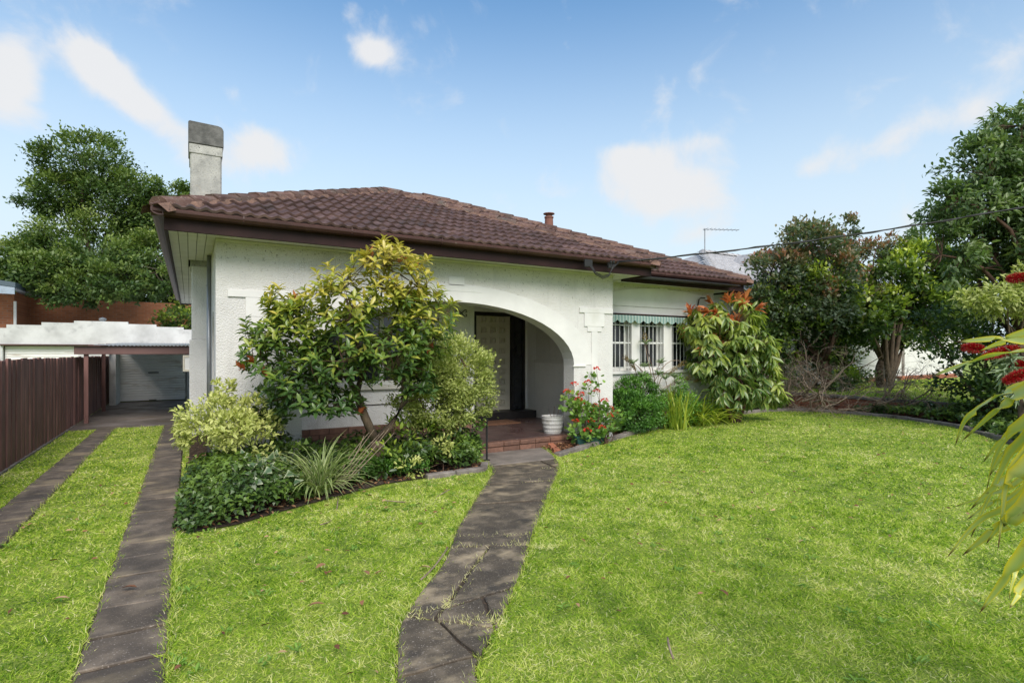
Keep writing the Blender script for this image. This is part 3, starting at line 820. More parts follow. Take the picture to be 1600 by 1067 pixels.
# porch floor, brick-faced front and base courses
mb = MB(); mb.box(.55, 6.45, 7.9, 10.24, 0, .18); mb.box(1.27, 5.75, 7.6, 7.9, 0, .18); mb.box(1.0, 5.75, 7.57, 7.6, 0, .16); pf = mb.build('porch_floor', M['porchfloor'], H)
mb = MB(); mb.box(4.54, 6.45, 9.86, 10.24, .18, .33); mb.build('door_step', M['black'], H)
bm_full = MB(); bm_full.box(-.145, .145, 0, .07, 0, .088)
b0 = bm_full.build('brick', M['brick'], pf, bevel=.004, center=False)
b0.location = Vector((1.15, 7.497, .002)) - wloc(pf)
def bricks(x0, x1, y, z, parent, off=0, first=False):
    x = x0 + off
    while x < x1 - .1:
        if not (first and x < x0 + .1):
            dup(b0, parent, (x + .145, y + random.uniform(-.003, .003), z), (0, 0, random.uniform(-.006, .006)))
        x += .299
bricks(1.30, 5.72, 7.497, .002, pf); 
# rounded nosing course over them
nb0 = MB(); nb0.box(-.145, .145, 0, .16, 0, .072)
n0 = nb0.build('nosing_brick', M['brick'], pf, bevel=.012, center=False); n0.location = Vector((1.15, 7.485, .096)) - wloc(pf)
x = 1.30
while x < 5.65:
    dup(n0, pf, (x + .145 + .0, 7.485 + random.uniform(-.003, .003), .096)); x += .299
mb = MB(); mb.box(1.0, 5.75, 7.52, 7.57, 0, .15); mb.build('step_mortar', M['joint'], pf)
for k, (z, off) in enumerate(((.183, 0), (.275, -.15))):
    xx = .58 + off
    while xx < 4.4:
        if xx > .5: dup(b0, H, (xx + .145, 9.00, z))
        xx += .299
mb = MB(); mb.box(.56, 4.53, 9.02, 9.05, .18, .365); mb.build('base_mortar', M['joint'], H)
mb = MB(); mb.box(4.85, 5.65, 9.2, 9.75, .18, .195); o = mb.build('doormat', M['mat'], None); tag(o, 'flat brown doormat on the porch floor before the front door', 'doormat')
# front door: cream, raised square panels in three columns
dr = MB(); dr.box(5.20, 6.02, 10.262, 10.305, .335, 2.36); door = dr.build('front_door', M['door'], H, bevel=.004)
pm = MB(); s_ = .066
pm.box(-s_, s_, -.04, 0, -s_, -s_ + .02); pm.box(-s_, s_, -.04, 0, s_ - .02, s_); pm.box(-s_, -s_ + .02, -.04, 0, -s_ + .02, s_ - .02); pm.box(s_ - .02, s_, -.04, 0, -s_ + .02, s_ - .02); pm.box(-s_ + .035, s_ - .035, -.035, 0, -s_ + .035, s_ - .035)
p0 = pm.build('panel', M['door'], door, bevel=.006, center=False)
k = 0
for r in range(9):
    for c in range(3):
        loc = (5.37 + c * .225, 10.262, .50 + r * .222)
        if k == 0: p0.location = Vector(loc) - wloc(door)
        else: dup(p0, door, loc)
        k += 1
hd = MB(); hd.tube([(5.27, 10.262, 1.28), (5.27, 10.22, 1.28), (5.27, 10.205, 1.34), (5.27, 10.205, 1.46), (5.27, 10.22, 1.50), (5.27, 10.262, 1.50)], .012, 6); hd.build('handle', M['black'], door, smooth=True)
mb = MB(); mb.box(5.12, 5.19, 10.24, 10.32, .33, 2.44); mb.box(5.19, 6.40, 10.24, 10.32, 2.37, 2.44); mb.box(6.03, 6.10, 10.24, 10.32, .33, 2.37); mb.box(6.34, 6.40, 10.24, 10.32, .33, 2.37)
mb.build('door_frame', M['black'], H, bevel=.003)
mb = MB(); mb.box(6.10, 6.34, 10.28, 10.29, .33, 2.37); mb.build('sidelight', M['glass'], H)
mb = MB(); mb.box(5.12, 6.4, 10.32, 10.36, .33, 2.44); mb.build('door_backing', M['black'], H)
# closed shutter panel on the porch side wall
mb = MB(); mb.box(6.425, 6.45, 8.72, 9.85, 1.42, 2.28); sh = mb.build('shutter', M['roughcast_plain'], H, bevel=.004)
for a in (8.80, 9.33):
    for z0, z1 in ((1.50, 1.86), (1.92, 2.20)):
        mb = MB(); mb.box(6.412, 6.425, a, a + .44, z0, z1); mb.build('shutter_panel', M['roughcast_plain'], sh, bevel=.006)
mb = MB(); mb.box(6.40, 6.45, 8.66, 9.9, 1.36, 1.42); mb.build('shutter_sill', M['roughcast_plain'], H, bevel=.005)
# wrought ornament on the porch wall: four curled arms
mb = MB()
for sx in (-1, 1):
    for sz in (-1, 1):
        pts = [(4.27 + sx * r * math.cos(a), 9.03, 2.30 + sz * r * math.sin(a)) for r, a in ((.01, .6), (.05, .7), (.09, .75), (.12, .5), (.11, .2), (.085, .25))]
        mb.tube(pts, .009, 5)
mb.lathe([(0, -.02), (.02, 0), (0, .02)], (4.27, 9.03, 2.30), 8)
mb.build('wall_ornament', M['black'], H)

# window wing
def wall_pieces(pcs, y0, y1, name, mat):
    for x0, x1, z0, z1 in pcs:
        mb = MB(); mb.box(x0, x1, y0, y1, z0, z1); mb.build(name, mat, H)
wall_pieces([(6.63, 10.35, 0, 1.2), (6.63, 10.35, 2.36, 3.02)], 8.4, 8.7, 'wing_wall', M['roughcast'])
wall_pieces([(6.63, 7.12, 1.2, 2.36), (7.84, 8.07, 1.2, 2.36), (8.76, 9.01, 1.2, 2.36), (9.70, 10.35, 1.2, 2.36)], 8.402, 8.698, 'window_pier', M['render'])
mb = MB(); mb.box(6.63, 10.35, 8.385, 8.4, 2.37, 2.52); mb.build('lintel_band', M['render'], H, bevel=.004)
mb = MB(); mb.box(6.64, 10.3, 8.34, 8.42, 1.14, 1.2); mb.build('window_ledge', M['render'], H, bevel=.006)
# shallow blind arch over the windows
ba = [(8.75 - 1.95 * math.cos(math.pi * i / 24), 2.53 + .40 * math.sin(math.pi * i / 24)) for i in range(25)]
mb = MB(); mb.prism(ba, XZ, 8.376, 8.4); mb.build('blind_arch', M['render'], H, tri=True)
mb = MB(); mb.box(8.62, 8.86, 8.380, 8.4, 2.80, 3.0); mb.build('key_block', M['render'], H)
mb = MB(); mb.tube([(9.78, 8.36, 2.62), (9.78, 8.33, 2.75), (9.84, 8.32, 2.80), (9.98, 8.33, 2.80)], .014, 6); mb.build('wall_bracket', M['black'], H)
for x0, x1 in ((7.12, 7.84), (8.07, 8.76), (9.01, 9.70)):
    mb = MB()
    mb.box(x0, x1, 8.58, 8.63, 1.2, 1.25); mb.box(x0, x1, 8.58, 8.63, 2.31, 2.36); mb.box(x0, x0 + .035, 8.58, 8.63, 1.25, 2.31); mb.box(x1 - .035, x1, 8.58, 8.63, 1.25, 2.31)
    mb.box(x0 + .035, x1 - .035, 8.585, 8.625, 1.76, 1.80)
    w = mb.build('window', M['trim'], H)
    for z0, z1 in ((1.25, 1.76), (1.80, 2.31)):
        mb = MB(); mb.box(x0 + .035, x1 - .035, 8.60, 8.606, z0, z1); mb.build('pane', M['glass'], w)
    nbar = 6
    gb = MB(); gb.box(x0, x1, 8.440, 8.452, 2.13, 2.15); gb.box(x0, x1, 8.440, 8.452, 1.765, 1.79); gb.box(x0, x1, 8.440, 8.452, 1.26, 1.28)
    gr = gb.build('window_grille', M['whitebar'], H)
    vb = None
    for k in range(nbar):
        bx = x0 + (x1 - x0) * (k + .5) / nbar
        if vb is None:
            mb = MB(); mb.tube([(0, 0, 0), (0, 0, 1.14)], .0075, 6); vb = mb.build('bar', M['whitebar'], gr, center=False); vb.location = Vector((bx, 8.43, 1.21)) - wloc(gr)
        else: dup(vb, gr, (bx, 8.43, 1.21))
# dark room behind the panes
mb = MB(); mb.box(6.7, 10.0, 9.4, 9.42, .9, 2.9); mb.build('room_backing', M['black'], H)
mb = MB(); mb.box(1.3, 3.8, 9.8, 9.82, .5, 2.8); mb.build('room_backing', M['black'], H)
# awning: roller with scalloped valance
aw = MB(); aw.box(6.66, 9.95, 8.30, 8.385, 2.335, 2.37); awn = aw.build('awning', M['fascia'], H)
prof = []
n = 120; x0, x1 = 6.66, 9.95
vs = []; fs = []
for i in range(n + 1):
    x = x0 + (x1 - x0) * i / n
    zb = 2.225 - .068 * abs(math.sin(math.pi * (x - x0) / .235)) ** .8 + .02
    for y, z in ((8.305, 2.335), (8.295, 2.30), (8.298 + .004 * math.sin(x * 9), zb)): vs.append((x, y, z))
for i in range(n):
    for j in range(2): fs.append((i * 3 + j, i * 3 + j + 1, (i + 1) * 3 + j + 1, (i + 1) * 3 + j))
mb = MB(); mb.add(vs, fs); val = mb.build('valance', M['awning'], awn)
sm = val.modifiers.new('thick', 'SOLIDIFY'); sm.thickness = .004

# chimney breast on the west side, chimney above
mb = MB(); mb.box(-.01, .27, 9.6, 10.45, .32, 1.78); mb.build('chimney_breast', M['roughcast_plain'], H, bevel=.01)
mb = MB(); mb.box(.02, .27, 9.63, 10.42, 1.78, 3.02); mb.build('chimney_breast_upper', M['roughcast_plain'], H, bevel=.01)
mb = MB(); mb.box(-.01, .28, 9.57, 10.48, 0, .32); mb.build('chimney_plinth', M['soil'], H, bevel=.01)
mb = MB(); mb.box(.0, .425, 9.6, 10.4, 2.9, 4.86); ch = mb.build('chimney', M['chimney'], H, bevel=.02)
mb = MB(); mb.box(-.012, .437, 9.588, 10.412, 4.62, 4.76); mb.build('chimney_band', M['chimney'], ch, bevel=.006)
mb = MB(); mb.prism([(-.025, 4.765), (.45, 4.765), (.45, 5.03), (.425, 5.075), (.37, 5.09), (-.01, 5.10), (-.025, 5.08)], XZ, 9.575, 10.425); mb.build('chimney_cap', M['chimney_cap'], ch, bevel=.008)
mb = MB(); mb.tube([(.235, 8.98, 0), (.235, 8.98, 2.98)], .03, 10); 
mb.build('downpipe', M['metal'], H, smooth=True)
# second chimney with a clay pot on the far slope
mb = MB(); mb.box(8.5, 8.9, 12.5, 12.9, 4.0, 5.02); c2 = mb.build('rear_chimney', M['parapet'], H, bevel=.01)
mb = MB(); mb.lathe([(.0, .0), (.15, 0), (.15, .05), (.125, .07), (.115, .30), (.13, .31), (.13, .35), (.09, .36), (.09, .40), (.16, .42), (.16, .44), (0, .46)], (8.66, 12.6, 5.02), 14); mb.build('chimney_pot', M['terracotta'], c2)

# ---- roof
PT = .4426; TH = math.atan(PT); CT = math.cos(TH)
slopes = [
    [(-.37, 7.05, 3.2), (3.46, 10.88, 4.895), (3.46, 11.63, 4.895), (5.03, 13.2, 5.59), (-.37, 18.6, 3.2)],
    [(7.29, 7.05, 3.2), (7.29, 7.8, 3.2), (3.46, 11.63, 4.895), (3.46, 10.88, 4.895)],
    [(10.95, 7.8, 3.2), (10.95, 18.6, 3.2), (5.55, 13.2, 5.59)],
    [(-.37, 18.6, 3.2), (5.03, 13.2, 5.59), (5.55, 13.2, 5.59), (10.95, 18.6, 3.2)],
    [(-.37, 7.05, 3.2), (7.29, 7.05, 3.2), (3.46, 10.88, 4.895)],
    [(7.29, 7.8, 3.2), (10.95, 7.8, 3.2), (5.55, 13.2, 5.59), (5.03, 13.2, 5.59), (3.46, 11.63, 4.895)]]
mb = MB()
for s_ in slopes: mb.add([(x, y, z - .058) for x, y, z in s_], [tuple(range(len(s_)))])
roof = mb.build('roof', M['tile'], H)
TW, TL, RP = .302, .335, .151
def tile_geo():
    n = 18; vs = []; 
    for i in range(n + 1):
        u = TW * i / n
        ph = (u / RP) % 1.0 * 2 * math.pi
        c = (1 - math.cos(ph)) / 2
        h = .029 * c ** 1.25
        vs += [(u, 0, h + .012), (u, 0, h + .042), (u, TL + .03, h + .006)]
    fs = []
    for i in range(n):
        a, b = i * 3, (i + 1) * 3
        fs += [(a, b, b + 1, a + 1), (a + 1, b + 1, b + 2, a + 2)]
    return vs, fs
tv, tf = tile_geo()
tme = bpy.data.meshes.new('roof_tile'); tme.from_pydata(tv, [], tf); tme.materials.append(M['tile'])
for p in tme.polygons: p.use_smooth = False
CAMP = Vector((0, 0, 1.6))
def tiles_on(x_start, y_eave, x_end, nrow, bounds):
    """bounds: list of (point, inward normal) in plan; yields (loc, poly-needs-clip)"""
    res = []
    for r in range(nrow):
        y0 = y_eave + r * TL * CT; z0 = 3.155 + (y0 - y_eave) * PT
        k = 0; x = x_start
        while x < x_end:
            corners = [(x, y0), (x + TW, y0), (x, y0 + TL * CT), (x + TW, y0 + TL * CT)]
            ins = all((cx - p[0]) * n_[0] + (cy - p[1]) * n_[1] >= 0 for cx, cy in corners for p, n_ in bounds)
            anyin = any(all((cx - p[0]) * n_[0] + (cy - p[1]) * n_[1] >= -.02 for p, n_ in bounds) for cx, cy in corners + [(x + TW / 2, y0 + .15)])
            if ins or anyin: res.append(((x, y0, z0), ins))
            x += TW
    return res
fronts = [(tiles_on(-.37, 7.06, 7.3, 13, [((-.37, 7.05), (1, -1)), ((7.29, 7.05), (-1, -1))]), [((-.37, 7.05), (1, -1)), ((7.29, 7.05), (-1, -1))]),
          (tiles_on(3.36, 7.81, 10.95, 19, [((7.29, 7.8), (1, 1)), ((10.95, 7.8), (-1, -1)), ((3.46, 11.63), (1, -1))]), [((7.29, 7.8), (1, 1)), ((10.95, 7.8), (-1, -1)), ((3.46, 11.63), (1, -1))])]
rot = Matrix.Rotation(TH, 4, 'X')
cand = []
for fi, (lst, bounds) in enumerate(fronts):
    for loc, ins in lst: cand.append((loc, ins, bounds, fi))
def vis_key(c):
    (x, y, z), ins, b, fi = c
    d = (Vector((x, y, z)) - CAMP).length
    # on the rear slope only the strip above the front hip shows
    return d if fi == 0 else d + (2.5 if x + y < 16.2 else 0)
cand.sort(key=vis_key)
rest = bmesh.new(); cnt = 0
for i, (loc, ins, bounds, fi) in enumerate(cand):
    jz = random.uniform(0, .006); ry = random.uniform(-.01, .01)
    if ins and cnt < 285:
        shared('roof_tile', tme, roof, (loc[0] + random.uniform(-.004, .004), loc[1], loc[2] + jz), (TH + random.uniform(-.006, .006), ry, 0)); cnt += 1
        continue
    bm = bmesh.new(); bm.from_mesh(tme)
    bmesh.ops.transform(bm, matrix=Matrix.Translation(Vector(loc) + Vector((0, 0, jz))) @ rot, verts=bm.verts)
    if not ins:
        for p, n_ in bounds:
            bmesh.ops.bisect_plane(bm, geom=bm.verts[:] + bm.edges[:] + bm.faces[:], plane_co=(p[0], p[1], 0), plane_no=(-n_[0], -n_[1], 0), clear_outer=True)
        if not bm.faces: bm.free(); continue
        if cnt < 297:
            c = sum((v.co for v in bm.verts), Vector()) / len(bm.verts)
            bmesh.ops.translate(bm, vec=-c, verts=bm.verts)
            me = bpy.data.meshes.new('roof_tile'); bm.to_mesh(me); bm.free(); me.materials.append(M['tile'])
            shared('roof_tile', me, roof, c); cnt += 1
            continue
    tmp = bpy.data.meshes.new('tmp'); bm.to_mesh(tmp); bm.free(); rest.from_mesh(tmp); bpy.data.meshes.remove(tmp)
me = bpy.data.meshes.new('far_roof_tiles'); rest.to_mesh(me); rest.free(); me.materials.append(M['tile'])
o = bpy.data.objects.new('far_roof_tiles', me); link(o, roof, (0, 0, 0)); o['kind'] = 'stuff'
# ridge and hip caps
cp = [(-.135, -.045), (-.115, .018), (-.052, .062), (.052, .062), (.115, .018), (.135, -.045)]
ci = [(-.118, -.045), (-.10, .008), (-.046, .045), (.046, .045), (.10, .008), (.118, -.045)]
def cap_geo(l=.43):
    vs = []; 
    for x, lift in ((0, .030), (l, 0)):
        for y, z in cp: vs.append((x, y, z + lift))
        for y, z in ci: vs.append((x, y, z + lift))
    fs = []
    for i in range(5):
        fs.append((i, i + 1, i + 13, i + 12)); fs.append((i + 6, i + 18, i + 19, i + 7)); fs.append((i, i + 6, i + 7, i + 1)); fs.append((i + 12, i + 13, i + 19, i + 18))
    fs += [(0, 12, 18, 6), (5, 11, 23, 17), (6, 7, 8, 9, 10, 11)]
    me = bpy.data.meshes.new('ridge_cap'); me.from_pydata(vs, [], fs); me.materials.append(M['tile_cap'])
    bm = bmesh.new(); bm.from_mesh(me); bmesh.ops.recalc_face_normals(bm, faces=bm.faces); bm.to_mesh(me); bm.free()
    return me
capm = cap_geo()
def caps(a, b, parent=roof, step=.385, mortar=True):
    a, b = Vector(a), Vector(b); d = (b - a); l = d.length; d.normalize()
    side = Vector((0, 0, 1)).cross(d).normalized(); up = d.cross(side)
    R = Matrix((d, side, up)).transposed().to_euler()
    n = int((l - .2) / step)
    for i in range(n + 1):
        p = a + d * min(i * step + .10, l - .36) - up * .022
        r = R.copy(); r.x += random.uniform(-.03, .03); r.z += random.uniform(-.02, .02); r.y += random.uniform(-.012, .012)
        shared('ridge_cap', capm, parent, p, r)
    if mortar:
        mb = MB(); k = max(8, int(l / .12)); vs = []; fs = []
        for i in range(k + 1):
            p = a + d * (l * i / k)
            for s_, dz in ((-.185, -.03), (-.12, .055), (.12, .055), (.185, -.03)):
                q = p + side * (s_ + random.uniform(-.022, .022)) + up * (dz - .065 + random.uniform(-.008, .008)); vs.append(q)
        for i in range(k):
            for j in range(3): fs.append((i * 4 + j, i * 4 + j + 1, i * 4 + j + 5, i * 4 + j + 4))
        mb.add(vs, fs); mb.build('ridge_mortar', M['mortar'], parent)
caps((-.37, 7.05, 3.2), (3.46, 10.88, 4.895)); caps((7.29, 7.05, 3.2), (3.46, 10.88, 4.895)); caps((3.46, 10.95, 4.895), (3.46, 11.65, 4.895))
caps((10.95, 7.8, 3.2), (5.55, 13.2, 5.59)); caps((3.46, 11.63, 4.895), (5.03, 13.2, 5.59)); caps((5.03, 13.2, 5.59), (5.55, 13.2, 5.59))

# ---- gutters, fascias, eaves
GP = [(.0, -.012), (.0, -.11), (.05, -.112), (.095, -.098), (.118, -.070), (.120, -.045), (.106, -.025), (.106, -.016), (.12, -.012), (.12, .0), (.108, .0), (.098, -.012), (.096, -.03), (.106, -.05), (.10, -.08), (.05, -.098), (.012, -.098), (.012, -.012)]
def gutter_x(x0, x1, yf, zt=3.2):
    mb = MB(); mb.prism([(yf - o_, zt + z) for o_, z in GP], YZ, x0, x1); gt = mb.build('gutter', M['gutter'], H, tri=True)
    mb = MB(); mb.box(x0 + .0, x1, yf - .123, yf - .098, zt, zt + .004); mb.build('gutter_rim', M['rim'], gt)
    x = x0 + .9
    while x < x1 - .2:
        mb = MB(); mb.prism([(yf - .123, zt - .012), (yf - .123, zt - .03), (yf - .126, zt - .06), (yf - .115, zt - .09), (yf - .05, zt - .118), (yf - .05, zt - .112), (yf - .10, zt - .085), (yf - .105, zt - .012)], YZ, x, x + .018); mb.build('gutter_bracket', M['gutter'], gt)
        x += 1.25
    return gt
def gutter_y(y0, y1, xf, sgn, zt=3.2):
    mb = MB(); mb.prism([(xf + sgn * o_, zt + z) for o_, z in GP], lambda a, b, t: (a, t, b), y0, y1); return mb.build('gutter', M['gutter'], H, tri=True)
YF, XW, XE = 7.17, -.25, 7.17
gutter_x(-.37, 7.29, YF); gutter_x(7.29, 10.95, 7.92)
gutter_y(7.05, 18.6, XW, -1); gutter_y(7.05, 7.8, XE, 1)
for nm, bx in (('fascia', (XW, XE, YF, YF + .03, 2.95, 3.19)), ('fascia', (XW, XW + .03, YF + .03, 18.5, 2.95, 3.19)), ('fascia', (XE - .03, XE, YF + .03, 7.95, 2.95, 3.19)),
               ('fascia', (XE + .0, 10.83, 7.95, 7.98, 2.95, 3.19)), ('fascia', (10.80, 10.83, 7.98, 18.5, 2.95, 3.19)), ('fascia', (XW + .03, 10.8, 18.45, 18.48, 2.95, 3.19))):
    mb = MB(); mb.box(bx[0], bx[1], bx[2], bx[3], bx[4], bx[5]); mb.build(nm, M['fascia'], H, bevel=.004)
def soffit_boards(x0, x1, y0, y1, axis, w=.105, z=2.985):
    a = x0 if axis == 'y' else y0; e = x1 if axis == 'y' else y1
    n = max(1, round((e - a) / w)); w = (e - a) / n
    for i in range(n):
        mb = MB(); lo, hi = a + i * w + .003, a + (i + 1) * w - .003; dz = random.uniform(0, .003)
        if axis == 'y': mb.box(lo, hi, y0, y1, z - .0 + dz, z + .018 + dz)
        else: mb.box(x0, x1, lo, hi, z + dz, z + .018 + dz)
        mb.build('soffit_board', M['soffit'], H)
soffit_boards(XW + .03, .27, YF + .03, 9.58, 'y'); soffit_boards(XW + .03, .27, 10.46, 18.44, 'y')
soffit_boards(XW + .03, -.02, 9.58, 10.46, 'y')
soffit_boards(.27, 6.63, YF + .03, 7.6, 'x'); soffit_boards(6.63, XE - .03, YF + .03, 8.4, 'y')
soffit_boards(XE, 10.8, 7.98, 8.4, 'x'); soffit_boards(10.35, 10.8, 8.4, 18.44, 'y')
for bx in ((.27, 6.63, 7.57, 7.6, 2.955, 2.984), (6.63, 10.35, 8.36, 8.384, 2.955, 2.984)):
    mb = MB(); mb.box(*bx); mb.build('eave_moulding', M['soffit'], H, bevel=.006)
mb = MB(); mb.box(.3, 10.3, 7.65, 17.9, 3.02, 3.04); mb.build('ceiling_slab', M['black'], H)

# open casement window in the side wall by the driveway
cs = MB(); cs.box(-.13, -.10, 13.2, 13.24, 1.18, 1.52); cs.box(.08, .11, 13.2, 13.24, 1.18, 1.52); cs.box(-.10, .08, 13.2, 13.24, 1.18, 1.225); cs.box(-.10, .08, 13.2, 13.24, 1.475, 1.52)
cw = cs.build('casement', M['door'], H, bevel=.004)
mb = MB(); mb.box(-.10, .08, 13.215, 13.225, 1.225, 1.475); mb.build('pane', M['shutter'], cw)
mb = MB(); mb.box(.11, .27, 13.2, 13.24, 1.2, 1.25); mb.build('casement_stay', M['door'], cw)

# electricity junction box and leads at the eave
jb = MB(); jb.box(5.52, 5.68, 7.0, 7.04, 2.98, 3.10); jbx = jb.build('junction_box', M['cable'], H, bevel=.006)
ib = MB(); ib.box(6.02, 6.14, 7.0, 7.04, 3.0, 3.09)
for x in (6.05, 6.11, 6.2): ib.lathe([(0, 0), (.018, .005), (.022, .02), (.015, .03), (.02, .045), (0, .055)], (x, 6.98, 3.07), 8)
ib.build('service_bracket', M['cable'], H)
mb = MB()
for k in range(3):
    mb.tube([(5.66 - k * .02, 7.0, 3.0), (5.72, 6.98, 2.90 - k * .02), (5.86, 6.96, 2.84 - k * .02), (6.0, 6.97, 2.88 - k * .015), (6.1, 6.98, 3.0 + k * .02), (6.2, 6.97, 3.08)], .007, 5)
mb.build('service_leads', M['cable'], H, smooth=True)
A_, B_ = Vector((6.2, 6.95, 3.10)), Vector((12.785, 2.892, 4.19))
mb = MB(); pts = [A_.lerp(B_, t / 24) - Vector((0, 0, .42 * 4 * (t / 24) * (1 - t / 24) * .25)) for t in range(25)]
mb.tube(pts, .012, 6)
pts2 = [p + Vector((0, .02 * math.sin(i * 1.7), .02 * math.cos(i * 1.7))) for i, p in enumerate(pts)]
mb.tube(pts2, .007, 5)
o = mb.build('overhead_cable', M['cable'], smooth=True); tag(o, 'thin black overhead cable running from the eave to the upper right', 'cable')

# ------------------------------------------------------------------ fence, carport, garages, neighbours
fence = thing('paling_fence', 'tall brown paling fence running along the left side of the driveway', 'fence', (-2.16, 10, 0))
pb = MB(); pb.box(-.014, .014, -.070, .070, 0, 1.0); pl0 = pb.build('paling', M['fence'], fence, bevel=.003, center=False)
y = 4.4; k = 0
pl0.location = Vector((-2.14, 4.3, .02)) - wloc(fence); pl0.scale.z = 1.48
while y < 20.6:
    o = dup(pl0, fence, (-2.14 - (k % 2) * .014 + random.uniform(-.004, .004), y, .015), (random.uniform(-.006, .006), random.uniform(-.008, .008), random.uniform(-.04, .04)))
    o.scale = (1, random.uniform(.99, 1.05), 1.475 + random.uniform(-.018, .018) - (y - 9) * .003)
    y += .124; k += 1
for z in (.35, 1.15):
    mb = MB(); mb.box(-2.23, -2.175, 4.3, 20.6, z, z + .07); mb.build('rail', M['fence'], fence)
mb = MB(); mb.box(-2.155, -2.10, 4.3, 14.9, 0, .03); mb.build('plinth_board', M['kerb'], fence)

cp_ = thing('carport', 'low carport with a brown beam and corrugated roof over the driveway', 'carport', (-1, 15, 0))
mb = MB(); mb.box(-2.16, .265, 14.93, 14.99, 1.535, 1.715); mb.build('beam', M['beam'], cp_, bevel=.005)
mb = MB(); mb.box(-2.0, -1.92, 14.99, 15.07, .02, 1.70); mb.build('post', M['fence'], cp_, bevel=.004)
mb = MB(); mb.box(-2.0, -1.92, 17.8, 17.88, .02, 1.76); mb.build('post', M['fence'], cp_, bevel=.004)
for yy in (16.4, 18.0, 19.6):
    zz = 1.66 + (yy - 15) * .022
    mb = MB(); mb.box(-2.1, .26, yy, yy + .05, zz, zz + .07); mb.build('purlin', M['fence'], cp_)
vs = []; fs = []; n = 250
for i in range(n + 1):
    x = -1.86 + 2.12 * i / n; h = .009 * math.sin(2 * math.pi * x / .076)
    vs += [(x, 14.86, 1.733 + h), (x, 20.74, 1.862 + h)]
fs = [(2 * i, 2 * i + 1, 2 * i + 3, 2 * i + 2) for i in range(n)]
mb = MB(); mb.add(vs, fs); o = mb.build('roof_sheet', M['corrug'], cp_); s_ = o.modifiers.new('t', 'SOLIDIFY'); s_.thickness = .003
mb = MB(); mb.box(-2.16, -1.95, 14.99, 20.74, 1.60, 1.70); mb.build('side_beam', M['beam'], cp_)
mb = MB(); mb.box(-3.0, -1.6, 14.86, 15.0, 1.722, 1.735); mb.build('flashing', M['gutter'], cp_)

gar = thing('garage', 'white rendered double garage with stepped parapet behind the carport', 'garage', (-2.3, 20.8, 0))
par = [(-8.0, 0), (-4.60, 0), (-4.60, 1.765), (-2.9, 1.765), (-2.9, 0), (-1.95, 0), (-1.95, 1.80), (-.09, 1.80), (-.09, 0), (.9, 0), (.9, 2.25), (.15, 2.25), (.15, 2.312), (-.18, 2.312), (-.18, 2.385), (-.93, 2.385), (-.93, 2.455), (-1.67, 2.455), (-1.67, 2.52),
       (-3.0, 2.52), (-3.0, 2.455), (-3.75, 2.455), (-3.75, 2.37), (-4.52, 2.37), (-4.52, 2.27), (-5.3, 2.27), (-5.3, 2.2), (-8, 2.2)]
mb = MB(); mb.prism(par, XZ, 20.75, 20.97); mb.build('parapet_wall', M['parapet'], gar, tri=True)
mb = MB(); mb.box(-2.03, -1.87, 19.62, 20.75, 0, 1.72); mb.build('pillar', M['parapet'], gar, bevel=.008)
mb = MB(); mb.box(-.1, .2, 20.70, 20.75, 0, 1.72); mb.build('jamb', M['parapet'], gar, bevel=.004)
def roller(x0, x1, z0, z1, y, nr, name):
    prof = []; k = nr * 6
    for i in range(k + 1):
        z = z0 + (z1 - z0) * i / k
        prof.append((y - .012 * abs(math.sin(math.pi * i / 6)) ** .6, z))
    vs = []; fs = []
    for yy, z in prof: vs += [(x0, yy, z), (x1, yy, z)]
    fs = [(2 * i, 2 * i + 1, 2 * i + 3, 2 * i + 2) for i in range(k)]
    mb = MB(); mb.add(vs, fs); mb.box(x0, x1, y - .02, y + .01, z0 - .05, z0); return mb.build(name, M['shutter'], gar)
rd = roller(-1.93, -.13, .10, 1.80, 20.72, 22, 'roller_door')
mb = MB(); mb.box(-1.14, -.86, 20.66, 20.69, .915, .945); mb.build('handle', M['black'], rd)
mb = MB(); mb.box(-1.12, -.92, 20.67, 20.70, .055, .075); mb.build('lock_plate', M['black'], rd)
roller(-4.58, -2.92, .1, 1.75, 20.9, 20, 'roller_door')
mb = MB(); mb.box(-4.65, -2.2, 20.68, 20.75, 1.77, 1.81); mb.build('door_lintel', M['gutter'], gar)
mb = MB(); mb.lathe([(.075, 0), (.075, .30), (.10, .31), (.10, .36), (0, .40)], (-2.38, 21.4, 2.28), 12); mb.build('flue', M['metal'], gar, smooth=False)
mb = MB(); mb.add([(-8, 20.97, 2.0), (.9, 20.97, 2.0), (.9, 26, 2.0), (-8, 26, 2.0)], [(0, 1, 2, 3)]); mb.box(-8, .9, 25.8, 26, 0, 2.0); mb.box(.7, .9, 20.97, 25.8, 0, 2.0); mb.box(-8, .7, 22.5, 22.6, 0, 1.9); mb.build('garage_shell', M['parapet'], gar)

br = thing('brick_flats', 'orange brick building with blue-grey eave behind the garage wall', 'building', (-8, 27, 0))
mb = MB(); mb.box(-14, -6.75, 26, 30, 0, 3.5); mb.box(-6.75, -6.03, 26, 30, 0, 3.28); mb.box(-6.03, -5.45, 26, 30, 0, 3.75); mb.box(-6.75, -6.03, 26, 30, 3.72, 3.75); mb.build('wall', M['brickwall'], br)
mb = MB(); mb.box(-5.45, .5, 28, 32, 0, 3.7); mb.build('rear_wall', M['brickwall'], br)
mb = MB(); mb.box(-6.75, -6.05, 25.97, 26.02, 3.28, 3.33); mb.box(-6.75, -6.05, 25.97, 26.02, 3.66, 3.71); mb.box(-6.1, -6.05, 25.97, 26.02, 3.33, 3.66); mb.box(-6.42, -6.38, 25.97, 26.02, 3.33, 3.66)
w = mb.build('window', M['trim'], br); mb = MB(); mb.box(-6.72, -6.1, 25.99, 26.0, 3.33, 3.66); mb.build('pane', M['glass'], w)
mb = MB(); mb.box(-6.8, -6.0, 25.9, 26.0, 3.20, 3.27); mb.build('window_sill', M['brick'], br)
